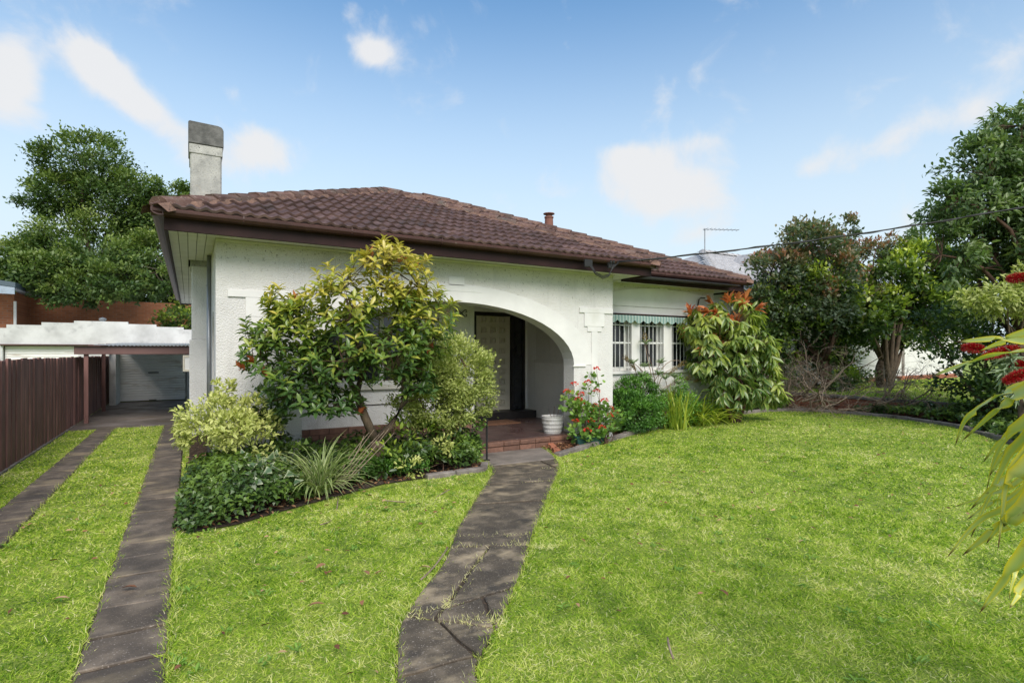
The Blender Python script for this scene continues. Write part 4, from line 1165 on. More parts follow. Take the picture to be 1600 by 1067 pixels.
mb = MB(); mb.prism([(-14, 3.72), (-5.15, 3.55), (-5.15, 3.78), (-14, 4.9)], XZ, 24.6, 24.66); mb.build('fascia', M['bluefascia'], br)
mb = MB(); mb.prism([(-14, 4.92), (-5.13, 3.79), (-5.13, 3.95), (-14, 5.15)], XZ, 24.58, 31); mb.build('roof', M['slate'], br)
mb = MB(); mb.box(-14, -5.17, 24.66, 30, 3.76, 3.80); mb.build('soffit', M['bluefascia'], br)
mb = MB(); mb.tube([(-5.42, 25.95, 0), (-5.42, 25.95, 3.4)], .045, 8); mb.build('downpipe', M['trim'], br)

nh = thing('neighbouring_house', 'white neighbouring house with grey tiled roof half hidden by the right trees', 'house', (20, 12, .38))
ZB = .38
for bx in ((14.5, 18.2, ZB, 3.5), (18.2, 19.0, ZB, 1.25), (18.2, 19.0, 2.5, 3.5), (19.0, 21.0, ZB, 3.5), (21.0, 21.9, ZB, 1.2), (21.0, 21.9, 2.4, 3.5), (21.9, 24.5, ZB, 3.5), (24.5, 25.6, 2.6, 3.5), (25.6, 26.1, ZB, 3.5), (26.3, 32, ZB, 3.5)):
    mb = MB(); mb.box(bx[0], bx[1], 11.5, 11.8, bx[2], bx[3]); mb.build('wall', M['render'], nh)
mb = MB(); mb.box(26.1, 26.3, 11.47, 11.8, ZB, 3.5); mb.build('pier', M['kerb'], nh)
mb = MB(); mb.box(14.5, 14.8, 11.8, 20, ZB, 3.5); mb.box(14.8, 32, 19.7, 20, ZB, 3.5); mb.build('side_wall', M['render'], nh)
mb = MB(); mb.box(24.5, 25.6, 11.72, 11.76, ZB, 2.6); mb.build('door', M['black'], nh)
for x0, x1, z0, z1 in ((18.2, 19.0, 1.25, 2.5), (21.0, 21.9, 1.2, 2.4)):
    mb = MB(); mb.box(x0, x1, 11.62, 11.66, z0, z0 + .06); mb.box(x0, x1, 11.62, 11.66, z1 - .06, z1); mb.box(x0, x0 + .05, 11.62, 11.66, z0 + .06, z1 - .06); mb.box(x1 - .05, x1, 11.62, 11.66, z0 + .06, z1 - .06)
    w = mb.build('window', M['trim'], nh); mb = MB(); mb.box(x0, x1, 11.67, 11.68, z0, z1); mb.build('pane', M['glass'], w)
    mb = MB(); mb.box(x0 - .1, x1 + .1, 11.38, 11.5, z0 - .12, z0); mb.build('window_sill', M['terracotta'], nh, bevel=.01)
rb0 = None
for z, off in ((ZB, 0), (ZB + .09, .15)):
    x = 21.0 + off
    while x < 31:
        if 24.45 < x + .145 < 25.65: x += .3; continue
        if rb0 is None:
            q = MB(); q.box(-.145, .145, 0, .1, 0, .085); rb0 = q.build('brick', M['redbrick'], nh, center=False); rb0.location = Vector((x + .145, 11.40, z)) - wloc(nh)
        else: dup(rb0, nh, (x + .145, 11.40 + random.uniform(-.004, .004), z))
        x += .3
# tiled roof in courses
RX0, RX1, RY0 = 13.9, 32.6, 10.9
def course_roof(poly_fn, rows, mat, name, parent):
    mb = MB()
    for r in range(rows):
        q = poly_fn(r)
        if q: mb.add(*q)
    return mb.build(name, mat, parent)
mb = MB(); P_ = .46; rows = 15; st = .34
vs_all = []
for r in range(rows):
    y0 = RY0 + r * st; y1 = y0 + st + .02; z0 = 3.5 + (y0 - RY0) * P_ + .03; z1 = 3.5 + (y1 - RY0) * P_ + .004
    xa, xb = RX0 + r * st, RX1 - r * st; n = int((xb - xa) / .075)
    vs = []; fs = []
    for i in range(n + 1):
        x = xa + (xb - xa) * i / n; ph = (x / .15) % 1 * 2 * math.pi; h = .032 * ((1 - math.cos(ph)) / 2)
        vs += [(x, y0, z0 + h - .03), (x, y0, z0 + h), (x, y1, z1 + h)]
    for i in range(n):
        a, b = i * 3, i * 3 + 3; fs += [(a, b, b + 1, a + 1), (a + 1, b + 1, b + 2, a + 2)]
    mb.add(vs, fs)
o = mb.build('roof_tiles', M['greytile'], nh); o['kind'] = 'stuff'
AY = RY0 + 5.15; AZ = 3.5 + 5.15 * P_
mb = MB(); mb.add([(RX0, RY0, 3.48), (RX0, RY0 + 10.3, 3.48), (RX0 + 5.15, AY, AZ - .01)], [(0, 1, 2)]); mb.add([(RX1, RY0, 3.48), (RX1, RY0 + 10.3, 3.48), (RX1 - 5.15, AY, AZ - .01)], [(0, 1, 2)])
mb.add([(RX0, RY0 + 10.3, 3.48), (RX1, RY0 + 10.3, 3.48), (RX1 - 5.15, AY, AZ - .01), (RX0 + 5.15, AY, AZ - .01)], [(0, 1, 2, 3)])
mb.build('rear_roof', M['greytile'], nh)
capg = capm.copy(); capg.name = 'grey_ridge_cap'; capg.materials[0] = M['greytile']
def caps2(a, b, me, parent, step=.385):
    a, b = Vector(a), Vector(b); d = b - a; l = d.length; d.normalize(); side = Vector((0, 0, 1)).cross(d).normalized(); up = d.cross(side)
    R = Matrix((d, side, up)).transposed().to_euler()
    for i in range(int(l / step) + 1): shared('ridge_cap', me, parent, a + d * min(i * step, l - .3) + up * .05, R)
caps2((RX0, RY0, 3.5), (RX0 + 5.15, AY, AZ), capg, nh); caps2((RX0 + 5.15, AY, AZ), (RX1 - 5.15, AY, AZ), capg, nh)
mb = MB(); mb.box(RX0, RX1, RY0 - .08, RY0, 3.36, 3.50); mb.build('gutter', M['gutter'], nh, bevel=.01)
mb = MB(); mb.box(RX0 - .06, RX0, RY0, RY0 + 10, 3.36, 3.50); mb.build('gutter', M['gutter'], nh, bevel=.01)
mb = MB(); mb.box(RX0, RX1, RY0, 11.5, 3.50, 3.52); mb.build('soffit', M['soffit'], nh)
# front gable with a terracotta verge
mb = MB(); mb.prism([(17.4, 3.5), (22.6, 3.5), (20.0, 5.55)], XZ, 10.75, 10.9); mb.build('gable_wall', M['render'], nh)
mb = MB(); mb.add([(17.2, 10.7, 3.45), (17.2, 15, 3.45), (20, 15, 5.65), (20, 10.7, 5.65), (22.8, 10.7, 3.45), (22.8, 15, 3.45)], [(0, 1, 2, 3), (3, 2, 5, 4)]); mb.build('gable_roof', M['greytile'], nh)
capt = capm.copy(); capt.name = 'terracotta_ridge_cap'; capt.materials[0] = M['terracotta']
caps2((17.2, 10.75, 3.45), (20, 10.75, 5.65), capt, nh); caps2((22.8, 10.75, 3.45), (20, 10.75, 5.65), capt, nh)
ant = thing('television_antenna', 'thin television antenna on the neighbouring grey tiled roof', 'antenna', (18.2, 15.2, 5.4))
mb = MB(); mb.tube([(18.2, 15.2, 5.2), (18.2, 15.2, 6.65)], .022, 6); mb.build('mast', M['metal'], ant)
mb = MB(); mb.tube([(18.1, 15.2, 6.6), (19.55, 14.6, 6.62)], .014, 5); mb.build('boom', M['metal'], ant)
for i in range(9):
    t = i / 8; mb = MB(); x, y, z = 18.2 + 1.3 * t, 15.16 - .54 * t, 6.61
    mb.tube([(x - .08, y - .20 + .05 * t, z), (x + .08, y + .20 - .05 * t, z)], .008, 4); mb.build('element', M['metal'], ant)

lw = thing('retaining_wall', 'low dark retaining wall with a timber cap beyond the fallen branches', 'wall', (15.2, 7, 0))
y = -1.0
while y < 10.6:
    y1 = min(10.7, y + random.uniform(.9, 1.4))
    mb = MB(); mb.box(15.13, 15.31, y + .004, y1 - .004, .34 + random.uniform(-.006, .006), .41); mb.build('capping', M['kerb'], lw, bevel=.008)
    y = y1
q = MB(); q.box(-.055, .055, -.145, .145, 0, .076); wb0 = q.build('brick', M['redbrick'], lw, bevel=.004, center=False)
first = True
for r in range(4):
    y = 1.5 + (r % 2) * .15
    while y < 10.5:
        loc = (15.22 + random.uniform(-.004, .004), y + .145, .005 + r * .084)
        if first: wb0.location = Vector(loc) - wloc(lw); first = False
        else: dup(wb0, lw, loc)
        y += .30
mb = MB(); mb.box(15.18, 15.3, -1, 10.7, 0, .34); mb.build('wall_core', M['joint'], lw)

# ------------------------------------------------------------------ pots, rails and small garden things
pot = thing('ribbed_pot', 'large white ribbed plant pot standing at the right foot of the porch arch', 'pot', (5.46, 7.83, .18))
prof = [(.0, .0), (.150, .0), (.155, .02)]
for i in range(1, 15):
    z = .02 + i * .018; r = .145 + .042 * math.sin(min(1, z / .27) * math.pi / 2) + (.006 if i % 4 in (0, 1) else 0); prof.append((r, z))
prof += [(.194, .278), (.194, .296), (.180, .298), (.176, .28), (.176, .25), (0, .25)]
mb = MB(); mb.lathe(prof, (5.46, 7.83, .18), 28); mb.build('pot_body', M['pot'], pot, smooth=False)
mb = MB(); mb.lathe([(.173, 0), (.1, .015), (0, .02)], (5.46, 7.83, .435), 20); mb.build('potting_soil', M['soil'], pot)
mb = MB()
for k in range(3): mb.tube(curve((5.42 + k * .05, 7.8, .44), (5.3 + k * .14, 7.7 + .05 * k, .62 + .03 * k), .12, 5), .005, 4)
mb.build('bare_stem', M['twig'], pot)
for px, ex, lab in ((3.70, 0, 'thin black handrail post at the left edge of the path by the porch step'), (3.32, 0, 'thin black handrail post hidden among the shrubs left of the path')):
    t = thing('handrail_post', lab, 'handrail', (px, 6.97, 0), 'handrail posts at the porch step')
    mb = MB(); mb.tube([(px, 6.97, 0), (px, 6.97, .88)], .015, 8); mb.build('post', M['cable'], t)
    mb = MB(); mb.lathe([(0, 0), (.05, 0), (.05, .012), (.018, .02)], (px, 6.97, .02), 10); mb.build('foot', M['cable'], t)
    mb = MB(); mb.lathe([(0, 0), (.022, .0), (.026, .02), (0, .035)], (px, 6.97, .88), 8); mb.build('cap', M['cable'], t)
pn = thing('trough_planter', 'green plastic trough planter beneath the red geraniums', 'planter', (5.85, 7.3, 0))
mb = MB(); mb.prism([(5.58, .02), (6.12, .02), (6.16, .15), (5.54, .15)], XZ, 7.24, 7.40); mb.build('trough', M['planter'], pn, bevel=.006)
mb = MB(); mb.box(5.53, 6.17, 7.225, 7.415, .15, .175); mb.build('rim', M['planter'], pn, bevel=.005)
pe = thing('brick_edging', 'short row of red bricks edging the bed beside the porch step', 'edging', (5.05, 7.2, 0))
for i in range(3):
    a = Vector((5.20 - i * .115, 7.52 - i * .24, .0)); mb = MB(); mb.box(-.05, .05, -.115, .115, 0, .07)
    b = mb.build('brick', M['redbrick'], pe, bevel=.005, center=False); b.location = a - wloc(pe); b.rotation_euler = (0, .03 * i, -.44 + random.uniform(-.05, .05))

# ------------------------------------------------------------------ grass
LAWNS = [[(-2.10, 1.6), (-1.655, 1.6), (-1.655, 13.93), (-2.10, 13.93)], [(-1.305, 1.6), (-.505, 1.6), (-.505, 13.93), (-1.305, 13.93)],
         [(-.095, 1.25), (.42, 1.25)] + PATH_L[::-1][1:-5] + [(3.36, 6.40), (2.69, 6.42), (2.0, 6.36), (1.34, 6.05), (.78, 5.79), (.37, 5.56), (.0, 5.51), (-.095, 5.6)],
         [(-.095, 5.7), (-.095, 13.93), (.0, 13.93), (.0, 9.6), (-.02, 9.6), (-.02, 7.2)],
         [(1.19, 1.25)] + PATH_R[::-1][1:-4] + [(k[0] + .02, k[1] - .07) for k in KERB[:6]] + [(11.86, 8.87), (13.1, 8.95), (14.0, 8.68), (14.42, 7.86), (14.52, 6.99), (14.32, 6.03), (13.94, 5.24), (13.0, 4.4), (11.8, 3.5), (10.5, 2.4), (9.3, 1.2), (7.5, -.8), (5, -2.2), (1.6, -1.5), (1.19, .8)]]
def lawn(name, label_polys, density, zbase, hscale):
    Ps = []
    fwd = np.array([math.sin(.5344), math.cos(.5344)])
    for poly in label_polys:
        p = np.array(poly); lo, hi = p.min(0), p.max(0)
        # tiers by distance: fewer but broader blades where they shrink below a pixel
        for d0, d1, dens in density:
            n = int((hi[0] - lo[0]) * (hi[1] - lo[1]) * dens)
            X = lo[0] + RNG.random(n) * (hi[0] - lo[0]); Y = lo[1] + RNG.random(n) * (hi[1] - lo[1])
            D_ = np.hypot(X, Y); fw = X * fwd[0] + Y * fwd[1]
            k = (D_ >= d0) & (D_ < d1) & (fw > 1.9); X, Y = X[k], Y[k]
            k = inside(poly, X, Y); Ps.append(np.stack([X[k], Y[k]], 1))
    return np.concatenate(Ps)
def vnoise(X, Y, s, seed=0):
    r = np.random.default_rng(seed); G_ = r.random((64, 64))
    x = (X * s) % 64; y = (Y * s) % 64; xi = x.astype(int); yi = y.astype(int); fx = x - xi; fy = y - yi
    fx = fx * fx * (3 - 2 * fx); fy = fy * fy * (3 - 2 * fy); x1 = (xi + 1) % 64; y1 = (yi + 1) % 64
    return (G_[yi, xi] * (1 - fx) + G_[yi, x1] * fx) * (1 - fy) + (G_[y1, xi] * (1 - fx) + G_[y1, x1] * fx) * fy
def grassobj(name, P2, z, h, w, lean=.6, seed=1):
    n = len(P2); X, Y = P2[:, 0], P2[:, 1]; D_ = np.hypot(X, Y)
    pat = .16 * vnoise(X, Y, .9, 1) + .42 * vnoise(X, Y, 3.1, 2) + .42 * vnoise(X, Y, 9, 3)
    tuft = vnoise(X, Y, 9, 5)
    A = np.stack([RNG.normal(size=n) * lean, RNG.normal(size=n) * lean, np.ones(n)], 1)
    N = rdir(n); N[:, 2] = 0
    v = .04 + .62 * pat + .66 * (RNG.random(n) - .5) + .16 * (tuft - .5)
    dry = (vnoise(X, Y, 1.1, 8) * .5 + vnoise(X, Y, 4.7, 9) * .5) > .575
    v = np.where(dry & (RNG.random(n) < .5), v + .26, v)
    v = np.where(RNG.random(n) < .028, .95, v)
    hh = h * (.55 + .75 * RNG.random(n)) * (.5 + 1.1 * tuft)
    ww = w * (.8 + .5 * RNG.random(n)) * np.clip(D_ / 3.2, 1, 3.4)
    return leafobj(name, L['grass'], np.stack([X, Y, np.full(n, z)], 1), A, N, hh, ww, v, 'blade')
P2 = lawn('g', LAWNS, [(0, 4.2, 9500), (4.2, 6.5, 5200), (6.5, 10, 2100), (10, 18, 850)], 0, 1)
go = grassobj('lawn_grass', P2, 0, .030, .0034, lean=1.5)
print('grass blades', len(P2))
P2 = lawn('g', [[(15.4, 0), (28, 0), (28, 11.3), (15.4, 11.3)]], [(12, 19, 240), (19, 31, 110)], 0, 1)
grassobj('raised_lawn_grass', P2, .38, .075, .006, lean=.8)
# flat broad-leaved weeds scattered in the lawn
Pw = []
for poly, n in ((LAWNS[4], 230), (LAWNS[2], 70), (LAWNS[1], 30)):
    p = np.array(poly); lo, hi = p.min(0), p.max(0)
    X = lo[0] + RNG.random(n * 3) * (hi[0] - lo[0]); Y = lo[1] + RNG.random(n * 3) * (hi[1] - lo[1]); k = inside(poly, X, Y)
    Pw.append(np.stack([X[k], Y[k]], 1)[:n])
Pw = np.concatenate(Pw); reps = 9
C = np.repeat(Pw, reps, 0); a = RNG.random(len(C)) * 6.28
A = np.stack([np.cos(a), np.sin(a), .35 + .3 * RNG.random(len(C))], 1)
leafobj('lawn_weeds', L['weed'], np.concatenate([C + RNG.normal(size=C.shape) * .02, np.full((len(C), 1), .012)], 1), A, np.tile([0, 0, 1.], (len(C), 1)), .03 + .035 * RNG.random(len(C)), .008 + .008 * RNG.random(len(C)), RNG.random(len(C)), 'leaf')
# dry grass grown into the path's cracks
cr = []
for (a, b, n) in (((2.0, 4.2), (2.5, 3.95), 90), ((1.80, 4.02), (2.60, 3.62), 130), ((2.25, 3.85), (2.52, 3.60), 110), ((2.05, 3.85), (1.30, 3.05), 120), ((1.12, 3.10), (1.60, 2.62), 120), ((1.40, 2.9), (1.6, 2.75), 160), ((1.05, 3.10), (1.47, 3.14), 80), ((3.45, 5.58), (3.95, 5.42), 40), ((4.0, 6.1), (4.4, 6.0), 30)):
    t = RNG.random(n)[:, None]; cr.append(np.array(a) + (np.array(b) - np.array(a)) * t + RNG.normal(size=(n, 2)) * .028)
cr = np.concatenate(cr); n = len(cr)
leafobj('crack_grass', L['grass'], np.concatenate([cr, np.full((n, 1), .012)], 1), np.stack([RNG.normal(size=n), RNG.normal(size=n), .8 + 0 * cr[:, 0]], 1), rdir(n), .03 + .03 * RNG.random(n), .004, .72 + .28 * RNG.random(n), 'blade')
# thatch that creeps over the edges of the paving
eg = []
def edge_pts(poly, n, sd=.022):
    p = np.array(poly); seg = np.hypot(*(p[1:] - p[:-1]).T); i = RNG.choice(len(seg), n, p=seg / seg.sum()); t = RNG.random(n)[:, None]
    return p[i] + (p[i + 1] - p[i]) * t + RNG.normal(size=(n, 2)) * sd
for ln_, n in (([(-.5, 2.5), (-.5, 13.8)], 2600), ([(-.1, 2.5), (-.1, 5.6)], 2200), ([(-1.31, 4), (-1.31, 13.8)], 1300), ([(-1.65, 5), (-1.65, 13.8)], 1100), (PATH_L[1:], 3400), (PATH_R[1:], 3400)):
    eg.append(edge_pts(ln_, n))
eg = np.concatenate(eg); n = len(eg)
leafobj('edge_grass', L['grass'], np.concatenate([eg, np.full((n, 1), .006)], 1), np.stack([RNG.normal(size=n), RNG.normal(size=n), .9 + 0 * eg[:, 0]], 1), rdir(n), .03 + .03 * RNG.random(n), .0045, np.clip(.45 + .25 * RNG.normal(size=n), .1, 1), 'blade')
# fallen leaves
def on_lawn(n):
    out = []
    while len(out) < n:
        X = RNG.uniform(-2, 13, 500); Y = RNG.uniform(2.3, 9, 500)
        k = np.zeros(500, bool)
        for p in LAWNS: k |= inside(p, X, Y)
        out += list(np.stack([X[k], Y[k]], 1))
    return np.array(out[:n])
fl = on_lawn(420); n = len(fl); a = RNG.random(n) * 6.28
leafobj('small_fallen_leaves', L['litter'], np.concatenate([fl, np.full((n, 1), .034)], 1), np.stack([np.cos(a), np.sin(a), .1 * RNG.normal(size=n)], 1), np.tile([0, 0, 1.], (n, 1)) + RNG.normal(size=(n, 3)) * .35, .035 + .03 * RNG.random(n), .016 + .014 * RNG.random(n), RNG.random(n), 'leaf')
fp = [((.86, 4.12), 'curled brown fallen leaf on the lawn halfway between the two paths'), ((1.05, 3.86), 'pale tan fallen leaf, twisted, on the small lawn left of the curved path'),
      ((1.42, 3.72), 'small beige fallen leaf close to the left edge of the curved path'), ((2.95, 2.28), 'star-shaped pale fallen leaf near the bottom of the large lawn'),
      ((.62, 3.5), 'narrow russet fallen leaf on the small lawn towards the straight strip'), ((-.75, 4.4), 'orange brown fallen leaf on the lawn between the two driveway strips'),
      ((4.9, 4.6), 'brown fallen leaf in the middle of the large lawn'), ((-.3, 4.35), 'small dark red fallen leaf lying on the right driveway strip')]
for (x, y), lab in fp:
    a = random.uniform(0, 6.28)
    me = leafmesh('fallen_leaf', [(0, 0, 0)], [(math.cos(a), math.sin(a), .12)], [(.3, .1, 1)], .10, .05, random.choice([.3, .6, .95]), 'leaf'); me.materials.append(L['litter'])
    o = bpy.data.objects.new('fallen_leaf', me); link(o, None, (x, y, .045)); tag(o, lab, 'leaf', 'fallen leaves on the grass')
for (p0, p1, lab) in (((1.35, 5.9), (1.0, 5.05), 'long pale dry stick on the grass in front of the striped plant'), ((1.75, 5.55), (2.5, 5.6), 'thin straight dry stick on the lawn below the left bed'), ((1.35, 3.5), (1.75, 3.95), 'slender curved twig lying beside the left edge of the path'),
                      ((2.1, 1.95), (2.22, 2.1), 'short tan stalk standing in the grass at the bottom of the lawn')):
    mb = MB(); mb.tube(curve((*p0, .05), (*p1, .055), .04, 7), .006, 5); o = mb.build('dry_stick', M['deadwood'], smooth=True); tag(o, lab, 'stick')

# ------------------------------------------------------------------ trees and shrubs
def leaf_variants(mat, size, wr, vals, tpl='leaf', name='leaf'):
    out = []
    for v in vals:
        me = leafmesh(name, [(0, 0, 0)], [(0, 1, 0)], [(0, 0, 1)], size, size * wr, v, tpl); me.materials.append(mat); out.append(me)
    return out
def place_leaves(meshes, vi, P, A, N, sc, parent, name='leaf'):
    A = nrm(A); S = nrm(np.cross(A, N)); N = np.cross(S, A); pw_ = np.array(wloc(parent))
    for i in range(len(P)):
        o = bpy.data.objects.new(name, meshes[vi[i]])
        COL.objects.link(o); o.parent = parent; o.location = P[i] - pw_
        o.rotation_euler = Matrix((S[i], A[i], N[i])).transposed().to_euler(); o.scale = (sc[i],) * 3

def whorl_shrub(name, label, cat, base, mat, redmat, whorl_pos, outdir, nl, size, wr, droop, vfun, redp, trunk_fn, spread=.75, redtest=None):
    t = thing(name, label, cat, base)
    trunk_fn(t, whorl_pos)
    nW = len(whorl_pos); Pl = []; Al = []; Nl = []; Vl = []; Rl = []
    for i in range(nW):
        ax = Vector(outdir[i]).normalized()
        ref = Vector((0, 0, 1)) if abs(ax.z) < .9 else Vector((1, 0, 0))
        a_ = ax.cross(ref).normalized(); b_ = ax.cross(a_)
        k = RNG.integers(nl[0], nl[1] + 1); ph = RNG.random() * 6.28
        isred = RNG.random() < redp(whorl_pos[i]); vb = vfun(whorl_pos[i])
        for j in range(k):
            an = ph + j * 2.4; lift = (.15 + .55 * (j / k))
            if isred: lift += .6
            r = a_ * math.cos(an) + b_ * math.sin(an)
            A = r * (1 - lift * .5) * spread + ax * lift; A.z -= droop * (1 - lift * .6)
            Pl.append(Vector(whorl_pos[i]) + ax * (j / k * .05 - .02)); Al.append(A); Nl.append(ax * 1.0 - r * .35 + Vector((0, 0, .3)) + Vector(RNG.normal(size=3)) * .15)
            Vl.append(min(1, max(0, vb + RNG.normal() * .10 + .16 * (j / k)))); Rl.append(isred)
    Pl = np.array([tuple(p) for p in Pl]); Al = np.array([tuple(p) for p in Al]); Nl = np.array([tuple(p) for p in Nl]); Vl = np.array(Vl); Rl = np.array(Rl)
    d = np.linalg.norm(Pl - np.array([0, 0, 1.6]), axis=1) + RNG.random(len(Pl)) * .15
    order = np.argsort(d); near = order[:290]; far = order[290:]
    vals = [.12, .28, .44, .60, .78, .95]; ms = leaf_variants(mat, size, wr, vals) + leaf_variants(redmat, size, wr, [.3, .9])
    vi = np.array([int(np.argmin([abs(v - x) for x in vals])) for v in Vl]); vi = np.where(Rl, 6 + (RNG.random(len(vi)) < .5), vi)
    place_leaves(ms, vi[near], Pl[near], Al[near], Nl[near], .75 + .45 * RNG.random(len(near)), t)
    for sel, mt, nm in ((far[~Rl[far]], mat, 'foliage'), (far[Rl[far]], redmat, 'red_shoots')):
        if len(sel):
            ln = size * (.7 + .5 * RNG.random(len(sel)))
            leafobj(nm, mt, Pl[sel], Al[sel], Nl[sel], ln, ln * wr, Vl[sel], 'leaf', t)
    return t

# the big shrub before the porch
BB = [(1.05, 6.85, 1.80, .42, .42, .50), (1.60, 6.52, 2.20, .55, .5, .42), (2.22, 6.4, 2.42, .50, .45, .50), (1.15, 6.72, 1.20, .50, .42, .38), (2.5, 6.35, 2.0, .42, .42, .5), (.72, 6.85, 1.62, .32, .34, .42),
      (2.15, 6.35, 1.60, .55, .42, .40), (1.6, 6.6, 1.65, .6, .5, .5), (1.95, 6.4, 2.72, .35, .3, .22), (1.45, 6.6, 1.0, .45, .3, .22), (2.45, 6.5, 1.25, .3, .3, .3), (.95, 6.85, 2.1, .3, .3, .3)]
def wpos(B, n, shell=.7):
    B = np.array(B); w = (B[:, 3] * B[:, 4] * B[:, 5]) ** .667; w /= w.sum(); bi = RNG.choice(len(B), n, p=w); d = rdir(n); r = shell + (1 - shell) * RNG.random(n)
    P = B[bi, :3] + d * B[bi, 3:] * r[:, None]
    return P, d
P, d = wpos(BB, 900, .40)
out = d * .55 + np.array([0, 0, .75]); 
def trunk_big(t, W):
    mb = MB()
    base, fork = (2.02, 6.66, .0), (1.98, 6.66, .50)
    mb.tube([base, (2.03, 6.66, .25), fork], [.085, .07, .065], 10)
    L1 = [fork, (1.85, 6.68, .80), (1.76, 6.74, 1.10), (1.86, 6.68, 1.42), (2.08, 6.45, 1.78), (2.2, 6.4, 2.2)]
    L2 = [fork, (2.14, 6.56, .68), (2.29, 6.49, .98), (2.29, 6.5, 1.27), (2.2, 6.5, 1.52), (2.42, 6.45, 1.9)]
    L3 = [(1.83, 6.68, .86), (1.62, 6.72, .95), (1.36, 6.74, .88), (1.1, 6.76, 1.1)]
    L4 = [(1.76, 6.74, 1.12), (1.5, 6.7, 1.45), (1.2, 6.8, 1.7), (.95, 6.85, 1.9)]
    L5 = [(1.86, 6.68, 1.42), (1.7, 6.6, 1.8), (1.6, 6.55, 2.2)]
    L6 = [(1.36, 6.74, .88), (1.0, 6.8, 1.2), (.7, 6.86, 1.55)]
    mb.tube(L1, [.058, .052, .050, .044, .034, .02], 9); mb.tube(L2, [.050, .045, .042, .038, .026, .018], 9); mb.tube(L3, [.026, .024, .02, .014], 7); mb.tube(L4, [.034, .026, .02, .012], 7); mb.tube(L5, [.03, .022, .014], 7); mb.tube(L6, [.018, .014, .01], 6)
    mb.build('trunk', M['bark'], t, smooth=True)
    nodes_ = [Vector(p) for l in (L1[2:], L2[2:], L3[1:], L4[1:], L5[1:], L6[1:]) for p in l]
    for l in (L1, L2, L3, L4, L5, L6):
        for a, b in zip(l[:-1], l[1:]): nodes_.append((Vector(a) + Vector(b)) / 2)
    mb = MB()
    for i in range(0, len(W)):
        e = Vector(W[i]); c_ = [q for q in nodes_ if q.z < e.z + .1] or nodes_
        s_ = min(c_, key=lambda q: (q - e).length)
        r_ = .007 if (s_ - e).length > .3 else .0045
        mb.tube(curve(s_, e, .08, 4, .03), [r_, r_ * .8, r_ * .6, r_ * .4], 4, cap=False)
        if i % 4 == 0: nodes_.append(s_.lerp(e, .6))
    o = mb.build('twigs', M['twig'], t); o['kind'] = 'stuff'
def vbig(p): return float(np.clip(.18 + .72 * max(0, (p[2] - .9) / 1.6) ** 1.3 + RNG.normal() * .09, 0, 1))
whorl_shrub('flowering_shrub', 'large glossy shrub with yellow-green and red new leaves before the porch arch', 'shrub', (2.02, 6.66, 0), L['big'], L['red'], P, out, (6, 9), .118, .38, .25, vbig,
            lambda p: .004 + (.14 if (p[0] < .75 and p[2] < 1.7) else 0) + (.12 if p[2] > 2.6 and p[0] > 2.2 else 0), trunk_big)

def bush(name, label, cat, base, blobs, n, size, mat, clumps=None, spread=.2, shell=.6, tpl='quad', wr=.5, up=.3, droop=0, fork=None, r0=.02, n_limb=5, n_twig=40, bark='twig', group=None, vbase=.0, vtop=.25, part='foliage', vs=1.0):
    t = thing(name, label, cat, base, group)
    f = fork or (base[0], base[1], base[2] + .15)
    limbs(blobs, base, f, r0, n_limb, n_twig, parent=t, mat=bark, name='stems' if r0 < .04 else 'trunk')
    foliage(part, mat, blobs, n, size, t, clumps, spread, shell, tpl, wr, droop, up, vbase, vtop, vs=vs)
    return t

# clipped variegated ball by the path
bush('variegated_ball_shrub', 'rounded cream and green variegated shrub between the big shrub and the path', 'shrub', (3.1, 6.95, 0), [(3.12, 6.95, 1.30, .55, .48, .52), (2.72, 6.85, 1.12, .46, .42, .52), (3.32, 7.0, 1.08, .44, .42, .46), (2.95, 6.9, .85, .45, .38, .32), (3.0, 7.0, 1.62, .38, .33, .24)],
     23000, .052, L['varieg'], 260, .13, .70, 'quad', .42, up=.35, r0=.03, n_twig=80, vbase=.08, vtop=.3)
bush('pale_variegated_shrub', 'pale lime and cream leaved shrub at the left corner of the front wall', 'shrub', (.36, 7.0, 0), [(.30, 7.0, .82, .42, .32, .26), (.55, 6.85, .62, .38, .3, .28), (.08, 7.0, .72, .26, .24, .18), (.36, 7.05, 1.12, .16, .14, .14), (.42, 6.7, .75, .3, .25, .2), (.66, 6.9, .9, .16, .14, .2)],
     4200, .062, L['varieg_pale'], 190, .14, .5, 'leaf', .40, up=.3, r0=.016, n_twig=70, vbase=.15, vtop=.2)
bush('ivy_column', 'dark green ivy climbing in a narrow clump beside the pale shrub', 'ivy', (.85, 7.0, 0), [(.85, 7.05, .6, .22, .2, .5), (.95, 7.0, .25, .3, .3, .3), (.72, 7.1, .9, .14, .12, .26)], 1500, .06, L['ivy'], 60, .2, .6, 'ivy', .9, r0=.012, n_twig=20)

